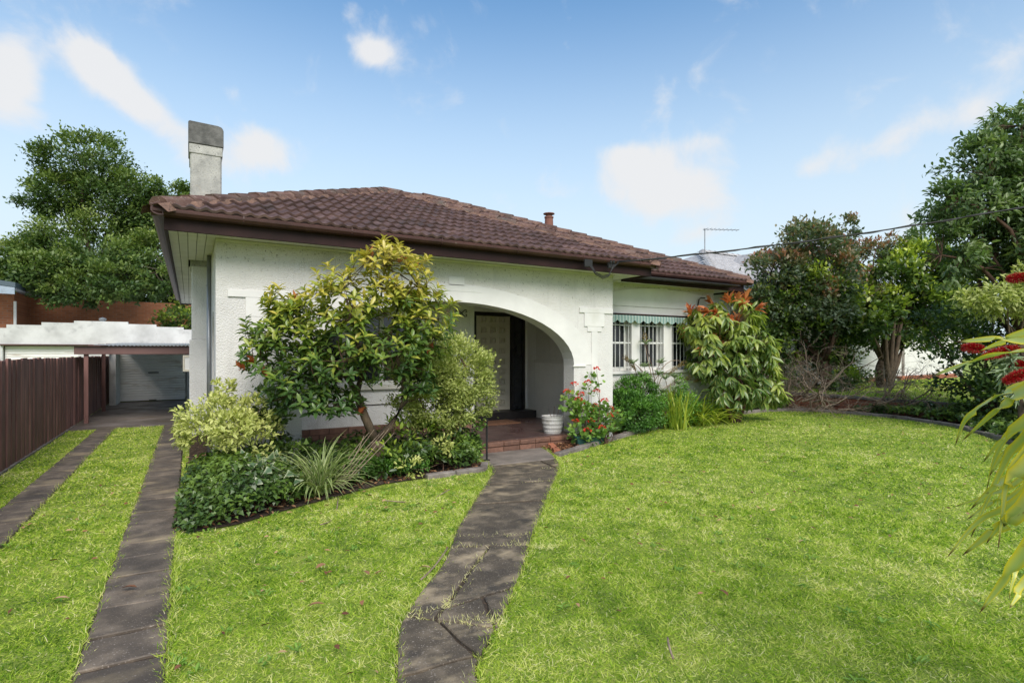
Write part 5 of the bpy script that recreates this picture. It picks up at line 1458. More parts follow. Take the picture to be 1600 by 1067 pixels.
def carpet(name, label, cat, mat, poly_pts, n, hfun, size, tpl='ivy', wr=.95, kind='stuff', vb=0, up=.55, clump=None):
    """ground-hugging foliage over a polygon; hfun gives its height"""
    p = np.array(poly_pts); lo, hi = p.min(0), p.max(0); X = lo[0] + RNG.random(n * 4) * (hi[0] - lo[0]); Y = lo[1] + RNG.random(n * 4) * (hi[1] - lo[1])
    k = inside(poly_pts, X, Y); X, Y = X[k][:n], Y[k][:n]; n = len(X)
    h = hfun(X, Y); z = np.maximum(.02, h * (.35 + .65 * RNG.random(n) ** .5) + .03 * RNG.normal(size=n))
    e = .03; gx = (hfun(X + e, Y) - h) / e; gy = (hfun(X, Y + e) - h) / e
    N = np.stack([-gx, -gy, np.ones(n)], 1); N = nrm(N) + .45 * rdir(n)
    A = rdir(n) + np.array([-.15, -.5, -.35]); A += -.3 * np.stack([gx, gy, np.zeros(n)], 1)
    cv = vnoise(X, Y, 4.5, 21)
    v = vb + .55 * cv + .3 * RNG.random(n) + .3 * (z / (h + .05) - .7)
    ln = size * (.65 + .7 * RNG.random(n))
    o = leafobj(name, mat, np.stack([X, Y, z], 1), A, N, ln, ln * wr, v, tpl, None, kind)
    if label: o['label'] = label
    return o
def mound(cx, cy, rx, ry, h, base=.05):
    return lambda X, Y: base + h * np.clip(1 - ((X - cx) / rx) ** 2 - ((Y - cy) / ry) ** 2, 0, 1) ** .6
hm = lambda X, Y: np.maximum(mound(.45, 6.6, .75, 1.15, .42)(X, Y), mound(.15, 6.0, .32, .5, .18)(X, Y)) + .05 * vnoise(X, Y, 5, 3)
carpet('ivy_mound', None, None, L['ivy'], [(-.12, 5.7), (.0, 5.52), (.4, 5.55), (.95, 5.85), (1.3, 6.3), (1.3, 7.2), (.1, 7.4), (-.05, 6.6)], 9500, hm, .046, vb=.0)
carpet('variegated_ivy_patch', None, None, L['ivy_var'], [(.55, 5.78), (.95, 5.9), (.95, 6.6), (.6, 6.6), (.35, 6.2)], 170, lambda X, Y: hm(X, Y) + .03, .085)
hb = lambda X, Y: .12 + .30 * vnoise(X, Y, 2.6, 31) + .25 * np.clip((Y - 6.5) / 1.0, 0, 1)
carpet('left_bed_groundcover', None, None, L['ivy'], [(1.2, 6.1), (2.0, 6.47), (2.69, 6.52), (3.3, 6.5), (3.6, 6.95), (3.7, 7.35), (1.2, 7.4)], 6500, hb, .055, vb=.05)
carpet('fern_groundcover', None, None, L['dense'], [(1.5, 6.25), (2.0, 6.47), (2.6, 6.5), (2.8, 6.8), (1.6, 6.8)], 4200, lambda X, Y: .10 + .28 * vnoise(X, Y, 3.3, 35), .045, 'quad', .35, vb=.05)
bush('broadleaf_shrub', 'low dark leafy shrub at the foot of the big shrub', 'shrub', (2.45, 6.75, 0), [(2.5, 6.75, .48, .42, .3, .28), (2.2, 6.7, .3, .4, .3, .25), (2.85, 6.85, .42, .3, .3, .3)], 900, .085, L['camellia'], 70, .2, .5, 'leaf', .42, vbase=.1, r0=.012)
bush('small_variegated_shrub', 'small pale variegated sprig low in the left bed', 'shrub', (2.85, 6.6, 0), [(2.85, 6.58, .42, .12, .12, .12), (2.35, 6.45, .18, .18, .12, .12)], 260, .06, L['varieg_pale'], 14, .25, .5, 'leaf', .4, r0=.008, n_twig=8)
bush('climber_at_post', 'light green leafy climber round the black handrail post by the step', 'climber', (3.5, 7.0, 0), [(3.48, 7.02, .45, .16, .12, .35), (3.36, 7.0, .2, .22, .18, .18), (3.55, 6.95, .15, .14, .12, .13)], 420, .055, L['geran'], 40, .25, .5, 'leaf', .8, r0=.008, n_twig=30)

def straps(name, label, cat, base, n, length, width, mat, lift=(.5, 1.2), group=None, seed=2, segs=6, droop=1.0, stalks=0, az=None, spread=.04, part='leaf'):
    t = thing(name, label, cat, base, group)
    for i in range(n):
        a = RNG.random() * 6.283 if az is None else az[0] + (az[1] - az[0]) * RNG.random()
        ln = length * (.6 + .5 * RNG.random()); el = lift[0] + (lift[1] - lift[0]) * RNG.random(); w = width * (.7 + .5 * RNG.random())
        p = Vector(base) + Vector((RNG.normal() * spread, RNG.normal() * spread, 0)); dirn = Vector((math.cos(a) * math.cos(el), math.sin(a) * math.cos(el), math.sin(el)))
        side = Vector((-math.sin(a), math.cos(a), 0)); pts = [p.copy()]; g_ = droop * (1.6 + RNG.random() * 1.2) / segs
        for s_ in range(segs):
            p = p + dirn * (ln / segs); dirn = (dirn + Vector((0, 0, -g_ * (.35 + s_ / segs)))).normalized(); 
            if p.z < base[2] + .015: p.z = base[2] + .015
            pts.append(p.copy())
        ribbon(part, pts, w, side, mat, RNG.random(), t)
    return t
def ribbon(name, pts, w, side, mat, v, parent, fold=.25, sides=None):
    vs = []; fs = []; e = []; tt = []; n = len(pts)
    for i, p in enumerate(pts):
        t = i / (n - 1); ww = w * (min(1, .45 + 2.2 * t) if t < .3 else 1) * (1 - max(0, t - .35) / .65) ** .75 if t < 1 else 0
        s_ = sides[i] if sides else side
        d = (pts[min(i + 1, n - 1)] - pts[max(i - 1, 0)]).normalized(); up = s_.cross(d).normalized()
        if up.z < 0: up = -up
        vs += [p - s_ * ww / 2 + up * ww * fold, p, p + s_ * ww / 2 + up * ww * fold]; e += [1, 0, 1]; tt += [t] * 3
    for i in range(n - 1):
        a, b = i * 3, i * 3 + 3; fs += [(a, b, b + 1, a + 1), (a + 1, b + 1, b + 2, a + 2)]
    me = bpy.data.meshes.new(name); c = pts[0]; me.from_pydata([tuple(x - c) for x in vs], [], fs); me.materials.append(mat)
    for nm, arr in (('v', [v] * len(vs)), ('e', e), ('t', tt)):
        at = me.attributes.new(nm, 'FLOAT', 'POINT'); at.data.foreach_set('value', np.array(arr, np.float32))
    for q in me.polygons: q.use_smooth = True
    o = bpy.data.objects.new(name, me); link(o, parent, c); return o
straps('striped_strap_plant', 'arching green and cream striped strap-leaved plant at the front of the left bed', 'plant', (1.22, 6.2, .05), 190, .74, .020, L['strap'], (.5, 1.35), droop=1.1)
sk = thing('dry_stalks', 'bundle of dry yellow stalks leaning right out of the striped plant', 'stalks', (1.4, 6.2, 0))
for k in range(7):
    mb = MB(); mb.tube(curve((1.35 + .02 * k, 6.2, .1), (1.75 + .06 * k, 6.35, .62 + .03 * (k % 3)), .04, 5), [.007, .006, .005, .004, .003], 5); mb.build('stalk', M['deadwood'], sk)

# ---- right bed
gb_ = thing('geranium', 'straggly geranium with scarlet flower heads at the right porch pier', 'geranium', (5.85, 7.35, .1))
GS = [(5.62, 7.42, 1.02), (5.50, 7.45, .90), (5.75, 7.4, .86), (5.92, 7.42, 1.05), (6.12, 7.44, 1.28), (5.72, 7.35, .70), (5.98, 7.3, .66), (6.30, 7.3, .60), (5.55, 7.3, .42), (5.65, 7.1, .28), (6.45, 7.35, .50), (5.86, 7.3, .58), (6.05, 7.35, .9), (5.8, 7.2, .42), (6.15, 7.25, .74), (5.62, 7.3, .78), (5.98, 7.12, .30), (6.22, 7.2, .48)]
mb = MB()
for p in GS: mb.tube(curve((5.85 + RNG.normal() * .08, 7.32, .12), p, .12, 6), [.010, .009, .008, .006, .004, .003], 5)
mb.build('stems', M['twig'], gb_)
gblobs = [(x, y, z - .17, .13, .11, .16) for x, y, z in GS] + [(5.7, 7.3, .5, .22, .16, .28), (5.95, 7.32, .35, .3, .15, .22), (6.4, 7.3, .42, .16, .12, .12)]
foliage('leaves', L['geran'], gblobs, 760, .066, gb_, 120, .3, .4, 'round', 1.0, up=.5)
for i, (x, y, z) in enumerate(GS):
    n = 34; dd = rdir(n); dd[:, 2] = abs(dd[:, 2]) * .8; r = .040 + .016 * random.random()
    leafobj('flower_head', L['petal'], np.array([x, y, z]) + dd * r, dd + .3 * rdir(n), rdir(n), .034, .028, RNG.random(n), 'quad', gb_, None)
def rosettes(name, label, cat, base, centers, nl, size, wr, mat, group=None, leaf='leaf', up=.35, stem=True):
    t = thing(name, label, cat, base, group)
    if stem:
        mb = MB()
        for c in centers: mb.tube(curve(base, c, .1, 5), [.012, .01, .008, .007, .005], 5)
        mb.build('stems', M['twig'], t)
    P = []; A = []; V = []
    for c in centers:
        k = RNG.integers(nl[0], nl[1])
        for j in range(k):
            a = RNG.random() * 6.283; u = up + .9 * (j / k); P.append(np.array(c) + RNG.normal(size=3) * .008); A.append((math.cos(a), math.sin(a), u)); V.append(.3 + .6 * j / k * RNG.random() + .1)
    n = len(P); A = np.array(A, float); N = np.tile([0, 0, 1.], (n, 1)) + .2 * rdir(n)
    leafobj('leaves', mat, np.array(P), A, N, size * (.7 + .5 * RNG.random(n)), size * wr, np.array(V), leaf, t)
    return t
rosettes('narrow_leaf_rosettes', 'clump of pointed pale-edged leaf rosettes beside the geraniums', 'plant', (6.15, 7.25, 0), [(5.95, 7.22, .46), (6.12, 7.2, .36), (6.32, 7.28, .44), (6.02, 7.15, .22), (6.28, 7.2, .2), (6.42, 7.3, .33), (5.86, 7.18, .34), (6.2, 7.3, .55), (6.5, 7.38, .26), (6.0, 7.25, .6)], (22, 30), .17, .13, L['rosette'])
# sprigs of marigold orange inside the clump
bush('dense_green_bush', 'dense rounded bright green bush below the left window bars', 'bush', (7.55, 8.0, 0), [(7.45, 7.95, .42, .55, .40, .42), (7.9, 8.05, .42, .45, .38, .40), (7.3, 8.0, .80, .36, .28, .30), (7.75, 8.1, .85, .40, .26, .28), (7.05, 7.95, .5, .30, .3, .35)], 15000, .050, L['dense'], 230, .13, .72, 'quad', .45, r0=.02, n_twig=60)
rosettes('silver_rosette_plant', 'tall silvery rosette plant with fading flower heads before the barred windows', 'plant', (8.35, 8.15, 0), [(7.75, 8.0, 1.10), (8.0, 8.1, 1.0), (8.25, 8.05, 1.12), (8.5, 8.1, 1.02), (8.1, 8.0, .85), (8.75, 8.1, 1.05), (7.95, 8.15, 1.28), (8.45, 8.2, 1.35), (8.9, 8.1, .9), (8.3, 8.0, .75), (7.6, 8.1, 1.35), (8.65, 8.0, .8), (8.05, 8.2, 1.75)], (20, 30), .16, .12, L['grey'])
tw = thing('dried_flower_stems', 'leaning dried brown flower stems crossing the barred windows', 'stems', (8.1, 8.2, 0))
for i, (p0, p1) in enumerate((((8.3, 8.2, .9), (7.45, 8.2, 1.50)), ((8.3, 8.2, 1.0), (9.2, 8.22, 1.36)), ((8.2, 8.2, 1.1), (8.05, 8.25, 1.95)), ((8.4, 8.2, .9), (8.9, 8.2, 1.25)), ((8.5, 8.2, .8), (9.3, 8.15, 1.05)), ((8.0, 8.2, .9), (7.62, 8.2, 1.40)), ((8.6, 8.2, .8), (9.6, 8.1, 1.0)))):
    mb = MB(); mb.tube(curve(p0, p1, .1, 6, .06), [.010, .009, .008, .007, .006, .005], 5); mb.build('stem', M['deadwood'], tw)
    n = 150; ax = (Vector(p1) - Vector(p0)).normalized(); tt_ = RNG.random(n); C = np.array(p1) - np.outer(tt_ * .22, np.array(ax)); dd = rdir(n)
    leafobj('flower_head', L['cone'], C + dd * .03 * (1.1 - tt_)[:, None], dd, rdir(n), .035, .014, RNG.random(n), 'quad', tw, None)
straps('yellow_strap_plant', 'yellow-green strap-leaved clump in front of the red-tipped shrub', 'plant', (9.45, 8.15, .02), 150, 1.0, .040, L['yellowstrap'], (.5, 1.3), droop=.9, spread=.16)
straps('upright_strap_plant', 'upright yellowish strap leaves growing beside the dense green bush', 'plant', (8.6, 7.95, .02), 80, .95, .036, L['yellowstrap'], (1.0, 1.5), droop=.5, spread=.14)
hbr = lambda X, Y: .06 + .22 * vnoise(X, Y, 2.2, 41)
carpet('right_bed_groundcover', None, None, L['ivy'], [(8.9, 8.5), (11, 8.95), (13.2, 9.2), (13.9, 8.9), (14.9, 9.5), (14.9, 10.8), (10.6, 10.6), (10.5, 8.8)], 5200, hbr, .085, vb=.15)
P, A = [], []
bush('fern_clump', 'low feathery fern clump beneath the red-tipped shrub', 'fern', (10.6, 8.6, 0), [(10.4, 8.55, .2, .5, .28, .2), (11.2, 8.75, .2, .5, .25, .18), (9.9, 8.5, .2, .3, .22, .18)], 2600, .075, L['dense'], 90, .2, .5, 'quad', .3, up=.2, vbase=.15, r0=.006, n_twig=10)

# red-tipped shrub with large drooping leaves
RB = [(10.15, 8.0, 1.75, .85, .6, .75), (10.9, 7.85, 1.55, .75, .55, .7), (9.75, 8.0, 1.35, .45, .4, .5), (10.5, 7.85, 2.25, .7, .5, .42), (11.3, 7.8, 1.25, .55, .45, .5), (10.3, 7.75, 1.0, .6, .4, .35), (9.6, 8.05, 2.0, .35, .3, .4), (11.45, 7.8, .85, .45, .35, .4)]
RB = [(x - .22, y, z + .17, a * 1.05, b, c * 1.02) for x, y, z, a, b, c in RB] + [(10.3, 7.75, .75, .8, .4, .35), (11.3, 7.75, .7, .5, .4, .3)]
P, d = wpos(RB, 470, .5)
def trunk_rh(t, W):
    mb = MB(); nodes_ = []
    for k, e in enumerate(((9.9, 8.0, 1.6), (10.3, 7.9, 2.0), (10.8, 7.85, 1.7), (11.2, 7.85, 1.3), (10.5, 7.8, 1.2))):
        c = curve((10.5 + .06 * k, 8.0, 0), e, .06, 6); mb.tube(c, [.05, .045, .038, .03, .022, .014], 7); nodes_ += [Vector(q) for q in c[2:]]
    mb.build('trunk', M['bark_red'], t, smooth=True); mb = MB()
    for w in W:
        e = Vector(w); s_ = min(nodes_, key=lambda q: (q - e).length); mb.tube(curve(s_, e, .08, 4), [.011, .009, .007, .005], 4, cap=False)
    o = mb.build('twigs', M['twig'], t); o['kind'] = 'stuff'
whorl_shrub('red_tipped_shrub', 'tall shrub of large drooping leaves with red new tips right of the windows', 'shrub', (10.5, 8.0, 0), L['rhodo'], L['red'], P, d * .7 + np.array([0, 0, .5]), (6, 9), .25, .31, 1.05,
            lambda p: float(np.clip(.30 + .26 * (p[2] - .8) + (.35 if p[0] > 11.0 and p[2] < 1.7 else 0) + RNG.normal() * .1, 0, 1)), lambda p: float(np.clip((p[2] - 2.15) * .8, .03, .6)), trunk_rh, spread=.6)

# ---- trees on the right
straps('yellow_strap_plant', 'smaller pale green strap-leaved clump at the end of the strap plants near the kerb', 'plant', (10.2, 8.25, .02), 80, .75, .034, L['yellowstrap'], (.5, 1.2), droop=1.0, spread=.2)
bush('fern_clump', 'bright feathery ferns between the strap-leaved clumps and the dense bush', 'fern', (8.8, 8.1, 0), [(8.5, 8.05, .35, .35, .22, .3), (9.0, 8.1, .4, .4, .25, .35), (9.6, 8.15, .35, .4, .22, .3), (8.9, 8.2, .8, .35, .2, .25)], 3600, .07, L['dense'], 110, .2, .5, 'quad', .3, up=.4, vbase=.2, r0=.006, n_twig=20)
bush('understorey_shrub', 'dark shrubby undergrowth filling the gap between the red-tipped shrub and reddish tree', 'shrub', (14.6, 10.4, .2), [(14.6, 10.4, 1.2, .9, .6, .9), (15.3, 10.3, .9, .8, .5, .6), (13.7, 10.4, 1.4, .8, .6, 1.0), (12.8, 10.0, 1.0, .9, .6, .9), (14.3, 10.5, 2.2, .8, .6, .7), (12.2, 9.6, .6, .7, .4, .5)], 9000, .11, L['camellia'], 150, .2, .5, 'quad', .6, r0=.05, n_limb=6, n_twig=60, bark='bark', vbase=0, vtop=.2)
bush('understorey_shrub', 'low green undergrowth around the feet of the trees before the white wall', 'shrub', (17.0, 9.9, .38), [(16.3, 10.3, 1.0, .8, .5, .5), (17.6, 9.9, 1.5, .9, .6, .6), (18.5, 9.7, 1.0, .8, .5, .5), (17.2, 9.2, .7, .7, .4, .3), (21.3, 9.0, 2.2, 1.0, .6, .6), (19.2, 9.5, 2.2, .8, .6, .5)], 8000, .12, L['camellia'], 130, .2, .5, 'quad', .6, r0=.04, n_limb=6, n_twig=60, bark='bark', vbase=.1, vtop=.2)
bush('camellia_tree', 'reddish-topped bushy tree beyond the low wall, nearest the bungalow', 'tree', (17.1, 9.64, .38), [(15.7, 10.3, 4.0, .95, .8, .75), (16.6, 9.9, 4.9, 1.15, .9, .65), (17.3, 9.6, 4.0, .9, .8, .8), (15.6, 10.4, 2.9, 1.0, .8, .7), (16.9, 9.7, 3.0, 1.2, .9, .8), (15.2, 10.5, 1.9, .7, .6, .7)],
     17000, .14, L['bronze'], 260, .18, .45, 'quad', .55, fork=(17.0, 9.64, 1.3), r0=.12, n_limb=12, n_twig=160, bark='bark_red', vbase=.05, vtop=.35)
tA = [o for o in bpy.data.objects if o.get('label', '').startswith('reddish-topped')][0]
foliage('green_foliage', L['camellia'], [(15.9, 10.2, 3.2, .9, .7, .7), (16.7, 9.8, 3.6, 1.1, .8, .8), (17.4, 9.6, 3.3, .9, .7, .7), (15.5, 10.4, 2.3, .9, .6, .7), (16.6, 9.9, 2.2, 1.1, .7, .6), (17.8, 9.6, 2.4, .9, .6, .6), (15.3, 10.4, 1.4, .7, .5, .5)], 13000, .13, tA, 220, .18, .45, wr=.55, vbase=.1)
bush('camellia_tree', 'slender reddish tree top rising between the two bushier trees', 'tree', (18.9, 10.2, .38), [(18.75, 9.83, 5.6, .30, .3, .55), (18.7, 9.8, 4.6, .5, .4, .7), (19.2, 9.9, 3.6, .9, .7, .9), (20.3, 9.8, 4.9, .75, .5, .55), (21.2, 9.6, 5.1, .6, .5, .6)],
     5000, .13, L['bronze'], 100, .2, .45, 'quad', .5, fork=(18.9, 10.2, 1.6), r0=.09, n_limb=9, n_twig=70, bark='bark_red', vbase=.12, vtop=.3)
bush('camellia_tree', 'broad glossy green tree with yellow-green tips and several bare stems', 'tree', (20.0, 9.4, .38), [(20.6, 9.3, 3.9, 1.2, .9, .9), (21.8, 8.9, 4.6, 1.2, .9, .85), (21.6, 8.6, 3.2, 1.3, 1.0, .9), (19.9, 9.6, 3.0, 1.0, .8, .8), (18.2, 9.3, 2.7, .9, .8, .8), (22.6, 8.2, 3.8, 1.0, .8, 1.2)],
     19000, .17, L['camellia'], 300, .17, .45, 'quad', .6, fork=(20.0, 9.4, 1.3), r0=.13, n_limb=12, n_twig=140, bark='bark', vbase=.12, vtop=.35)
for k in range(5):
    pass
# extra bare stems of the multi-stemmed trees
ms = thing('bare_stems', 'cluster of slim upright bare stems under the reddish-topped tree', 'stems', (17.4, 9.7, .38))
for k in range(9):
    mb = MB(); b_ = (17.1 + .16 * k + RNG.normal() * .05, 9.6 + RNG.normal() * .2, .38); mb.tube(curve(b_, (b_[0] - .5 + .16 * k, b_[1] + RNG.normal() * .2, 3.1 + RNG.random()), .05, 6), [.05, .045, .04, .036, .03, .02], 6); mb.build('stem', M['bark_red'], ms, smooth=True)
ms = thing('bare_stems', 'three smooth grey-brown stems forking from one foot before the white wall', 'stems', (19.6, 9.0, .38))
for k, dx in enumerate((-.35, .15, .55, .95)):
    mb = MB(); mb.tube([(19.6, 9.0, .38), (19.62 + dx * .15, 9.0, .7), (19.6 + dx * .6, 8.98, 1.3), (19.6 + dx, 8.95, 2.1), (19.6 + dx * 1.3, 8.9, 3.0)], [.10, .09, .075, .06, .04], 8); mb.build('stem', M['bark'], ms, smooth=True)

# the large tree at the right edge
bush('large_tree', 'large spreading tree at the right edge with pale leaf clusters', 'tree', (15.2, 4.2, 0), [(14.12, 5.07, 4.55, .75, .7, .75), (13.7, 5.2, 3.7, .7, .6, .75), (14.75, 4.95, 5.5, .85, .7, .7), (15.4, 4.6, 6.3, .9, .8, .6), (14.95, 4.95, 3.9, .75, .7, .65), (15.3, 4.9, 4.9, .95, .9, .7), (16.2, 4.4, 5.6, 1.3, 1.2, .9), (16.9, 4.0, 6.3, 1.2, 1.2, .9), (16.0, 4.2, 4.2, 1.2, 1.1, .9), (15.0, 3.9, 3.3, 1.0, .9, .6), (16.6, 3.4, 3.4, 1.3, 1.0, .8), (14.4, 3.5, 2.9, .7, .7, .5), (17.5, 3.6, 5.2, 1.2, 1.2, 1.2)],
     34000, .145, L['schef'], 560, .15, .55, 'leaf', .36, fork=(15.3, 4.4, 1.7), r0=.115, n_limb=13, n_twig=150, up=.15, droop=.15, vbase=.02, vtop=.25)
bush('variegated_shrub', 'pale green variegated shrub boughs hanging beneath the large right tree', 'shrub', (13.7, 4.0, 0), [(13.35, 4.25, 2.62, .55, .5, .32), (13.9, 3.9, 2.5, .5, .45, .3), (13.05, 4.5, 2.5, .35, .35, .22), (13.6, 3.8, 2.95, .4, .4, .3)], 2600, .11, L['varieg'], 70, .2, .5, 'leaf', .34, fork=(13.8, 4.0, 1.4), r0=.05, n_limb=6, n_twig=50, up=.1, droop=.1, vbase=.2, bark='bark')
bush('evergreen_thicket', 'dark evergreen thicket filling the right corner under the large tree', 'shrub', (15.0, 4.8, 0), [(14.9, 5.2, 1.3, .8, .7, .9), (15.4, 4.6, 1.0, .9, .8, 1.0), (14.6, 4.3, .8, .8, .7, .8), (15.6, 5.6, 2.0, .7, .6, .7), (14.4, 3.6, 1.4, .8, .7, .9), (14.9, 5.0, 2.3, .8, .6, .5), (15.4, 6.2, 2.3, .5, .5, .5), (15.2, 3.4, .8, 1.0, .9, .8)],
     10500, .10, L['camellia'], 170, .2, .55, 'quad', .62, r0=.07, n_limb=9, n_twig=70, bark='bark', vbase=-.02, vtop=.15)
carpet('corner_ivy', None, None, L['ivy'], [(14.55, 7.6), (14.65, 7.0), (14.45, 6.0), (14.1, 5.2), (13.1, 4.35), (11.9, 3.5), (10.6, 2.4), (15.1, 2.0), (15.1, 7.4)], 9500, lambda X, Y: .08 + .18 * vnoise(X, Y, 2.1, 51) + .25 * np.clip((X - 13.4) / 1.5, 0, 1) * np.clip((7 - Y) / 1.5, 0, 1), .085, vb=.12)

# heap of dead branches along the right bed
def branchy(mb, p, d, ln, r, depth):
    k = 6; pts = [p.copy()]; rs = [r]
    for i in range(k):
        d = (d + Vector(RNG.normal(size=3)) * .30 + Vector((0, 0, -.02))).normalized(); p = p + d * (ln / k)
        if p.z < .04: p.z = .04; d.z = abs(d.z) * .5
        pts.append(p.copy()); rs.append(max(.002, r * (1 - .8 * (i + 1) / k)))
    mb.tube(pts, rs, 5, cap=False)
    if depth > 0:
        for j in range(3 + depth):
            i = RNG.integers(1, k); dd = (d + Vector(RNG.normal(size=3)) * .9).normalized(); branchy(mb, pts[i], dd, ln * (.4 + .3 * RNG.random()), rs[i] * .62, depth - 1)
for lab, base, dirs in (('tangled heap of dead branches piled along the edge of the right bed', (14.2, 8.0, .15), [((14.0, 8.75, .1), (.4, -.9, .15), 2.3, .045), ((14.3, 8.3, .1), (.1, -1, .2), 2.2, .04), ((14.6, 7.3, .15), (.2, -.9, .25), 1.6, .03), ((14.2, 8.8, .1), (-.3, .5, .8), 1.2, .03), ((14.7, 7.0, .3), (.1, -.8, .35), 1.3, .03), ((14.4, 7.8, .1), (-.3, -.7, .1), 1.4, .025), ((14.8, 6.6, .2), (.1, -.9, .3), 1.3, .028), ((14.2, 8.4, .1), (.2, -.3, .7), 1.1, .03)]),
                        ('pile of thin bare twigs standing at the foot of the reddish tree', (14.2, 9.8, .1), [((14.0, 9.6, .05), (-.5, .3, .6), 1.3, .02), ((14.2, 9.7, .05), (.2, .2, .9), 1.4, .025), ((14.1, 9.8, .05), (-.2, .6, .7), 1.4, .02), ((13.7, 9.7, .05), (-.7, .3, .5), 1.3, .018), ((14.4, 9.5, .05), (.5, -.3, .7), 1.2, .02), ((13.5, 9.9, .05), (-.3, .2, .8), 1.2, .018), ((14.3, 9.4, .05), (0, -.5, .7), 1.1, .02)])):
    t = thing('dead_branches', lab, 'branches', base)
    for p, d, ln, r in dirs:
        for rep in range(3):
            pp = Vector(p) + Vector((RNG.normal() * .2, RNG.normal() * .35, .05 + .12 * rep)) * (1 if rep else 0)
            mb = MB(); branchy(mb, pp, (Vector(d).normalized() + Vector((0, 0, .25 * rep))).normalized(), ln * (1 - .15 * rep), r * (1 - .2 * rep), 2 if rep else 3); mb.build('branch', M['deadwood'], t, smooth=True)
# leaf litter on the beds
def litter(name, poly, n, z=.02):
    p = np.array(poly); lo, hi = p.min(0), p.max(0); X = lo[0] + RNG.random(n * 4) * (hi[0] - lo[0]); Y = lo[1] + RNG.random(n * 4) * (hi[1] - lo[1]); k = inside(poly, X, Y); X, Y = X[k][:n], Y[k][:n]; n = len(X); a = RNG.random(n) * 6.28
    leafobj(name, L['litter'], np.stack([X, Y, z + .02 * RNG.random(n)], 1), np.stack([np.cos(a), np.sin(a), .2 * RNG.normal(size=n)], 1), np.tile([0, 0, 1.], (n, 1)) + .5 * rdir(n), .05 + .03 * RNG.random(n), .025, RNG.random(n) * .8, 'leaf')
litter('bed_leaf_litter', BED_R, 5200); litter('left_bed_leaf_litter', BED_L, 1400); litter('porch_edge_litter', [(4.95, 7.42), (5.5, 7.5), (5.6, 7.1), (4.95, 6.9)], 160, .04)

# big tree behind the garage
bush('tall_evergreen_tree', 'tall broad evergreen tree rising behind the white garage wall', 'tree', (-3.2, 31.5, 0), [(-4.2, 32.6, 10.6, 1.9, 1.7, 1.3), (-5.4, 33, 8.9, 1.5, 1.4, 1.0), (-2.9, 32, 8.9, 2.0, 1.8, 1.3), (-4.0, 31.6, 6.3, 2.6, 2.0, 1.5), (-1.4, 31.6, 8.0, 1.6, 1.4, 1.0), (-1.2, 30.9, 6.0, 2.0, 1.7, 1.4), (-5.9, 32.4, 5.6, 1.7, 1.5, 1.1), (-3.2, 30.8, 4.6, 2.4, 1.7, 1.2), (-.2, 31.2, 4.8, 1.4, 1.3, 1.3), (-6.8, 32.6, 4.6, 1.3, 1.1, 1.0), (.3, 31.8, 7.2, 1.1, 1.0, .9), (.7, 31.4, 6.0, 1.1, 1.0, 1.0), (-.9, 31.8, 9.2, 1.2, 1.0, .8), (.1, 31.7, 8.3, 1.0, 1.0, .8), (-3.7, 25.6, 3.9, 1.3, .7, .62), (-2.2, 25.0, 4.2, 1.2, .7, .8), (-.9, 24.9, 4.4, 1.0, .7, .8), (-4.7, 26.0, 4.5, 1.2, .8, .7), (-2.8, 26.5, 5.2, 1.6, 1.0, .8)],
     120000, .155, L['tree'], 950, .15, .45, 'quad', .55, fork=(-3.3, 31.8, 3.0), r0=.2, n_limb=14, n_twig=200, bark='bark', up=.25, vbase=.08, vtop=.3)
bush('background_tree', 'yellow-green bushy tree low behind the right end of the garage wall', 'tree', (.3, 25.5, 0), [(.3, 25.5, 3.2, .9, .8, .9), (-.3, 26.8, 2.8, .8, .7, .7)], 3000, .15, L['camellia'], 60, .2, .5, 'quad', .6, r0=.06, bark='bark', vbase=.2)
bush('background_tree', 'distant pale tree top just showing above the blue-grey eave', 'tree', (-9.0, 36, 0), [(-9.0, 36, 5.2, 1.6, 1.4, 1.5), (-10.5, 36, 4.2, 1.4, 1.2, 1.5)], 4000, .2, L['tree'], 70, .2, .5, 'quad', .55, r0=.15, bark='bark', vbase=.2)

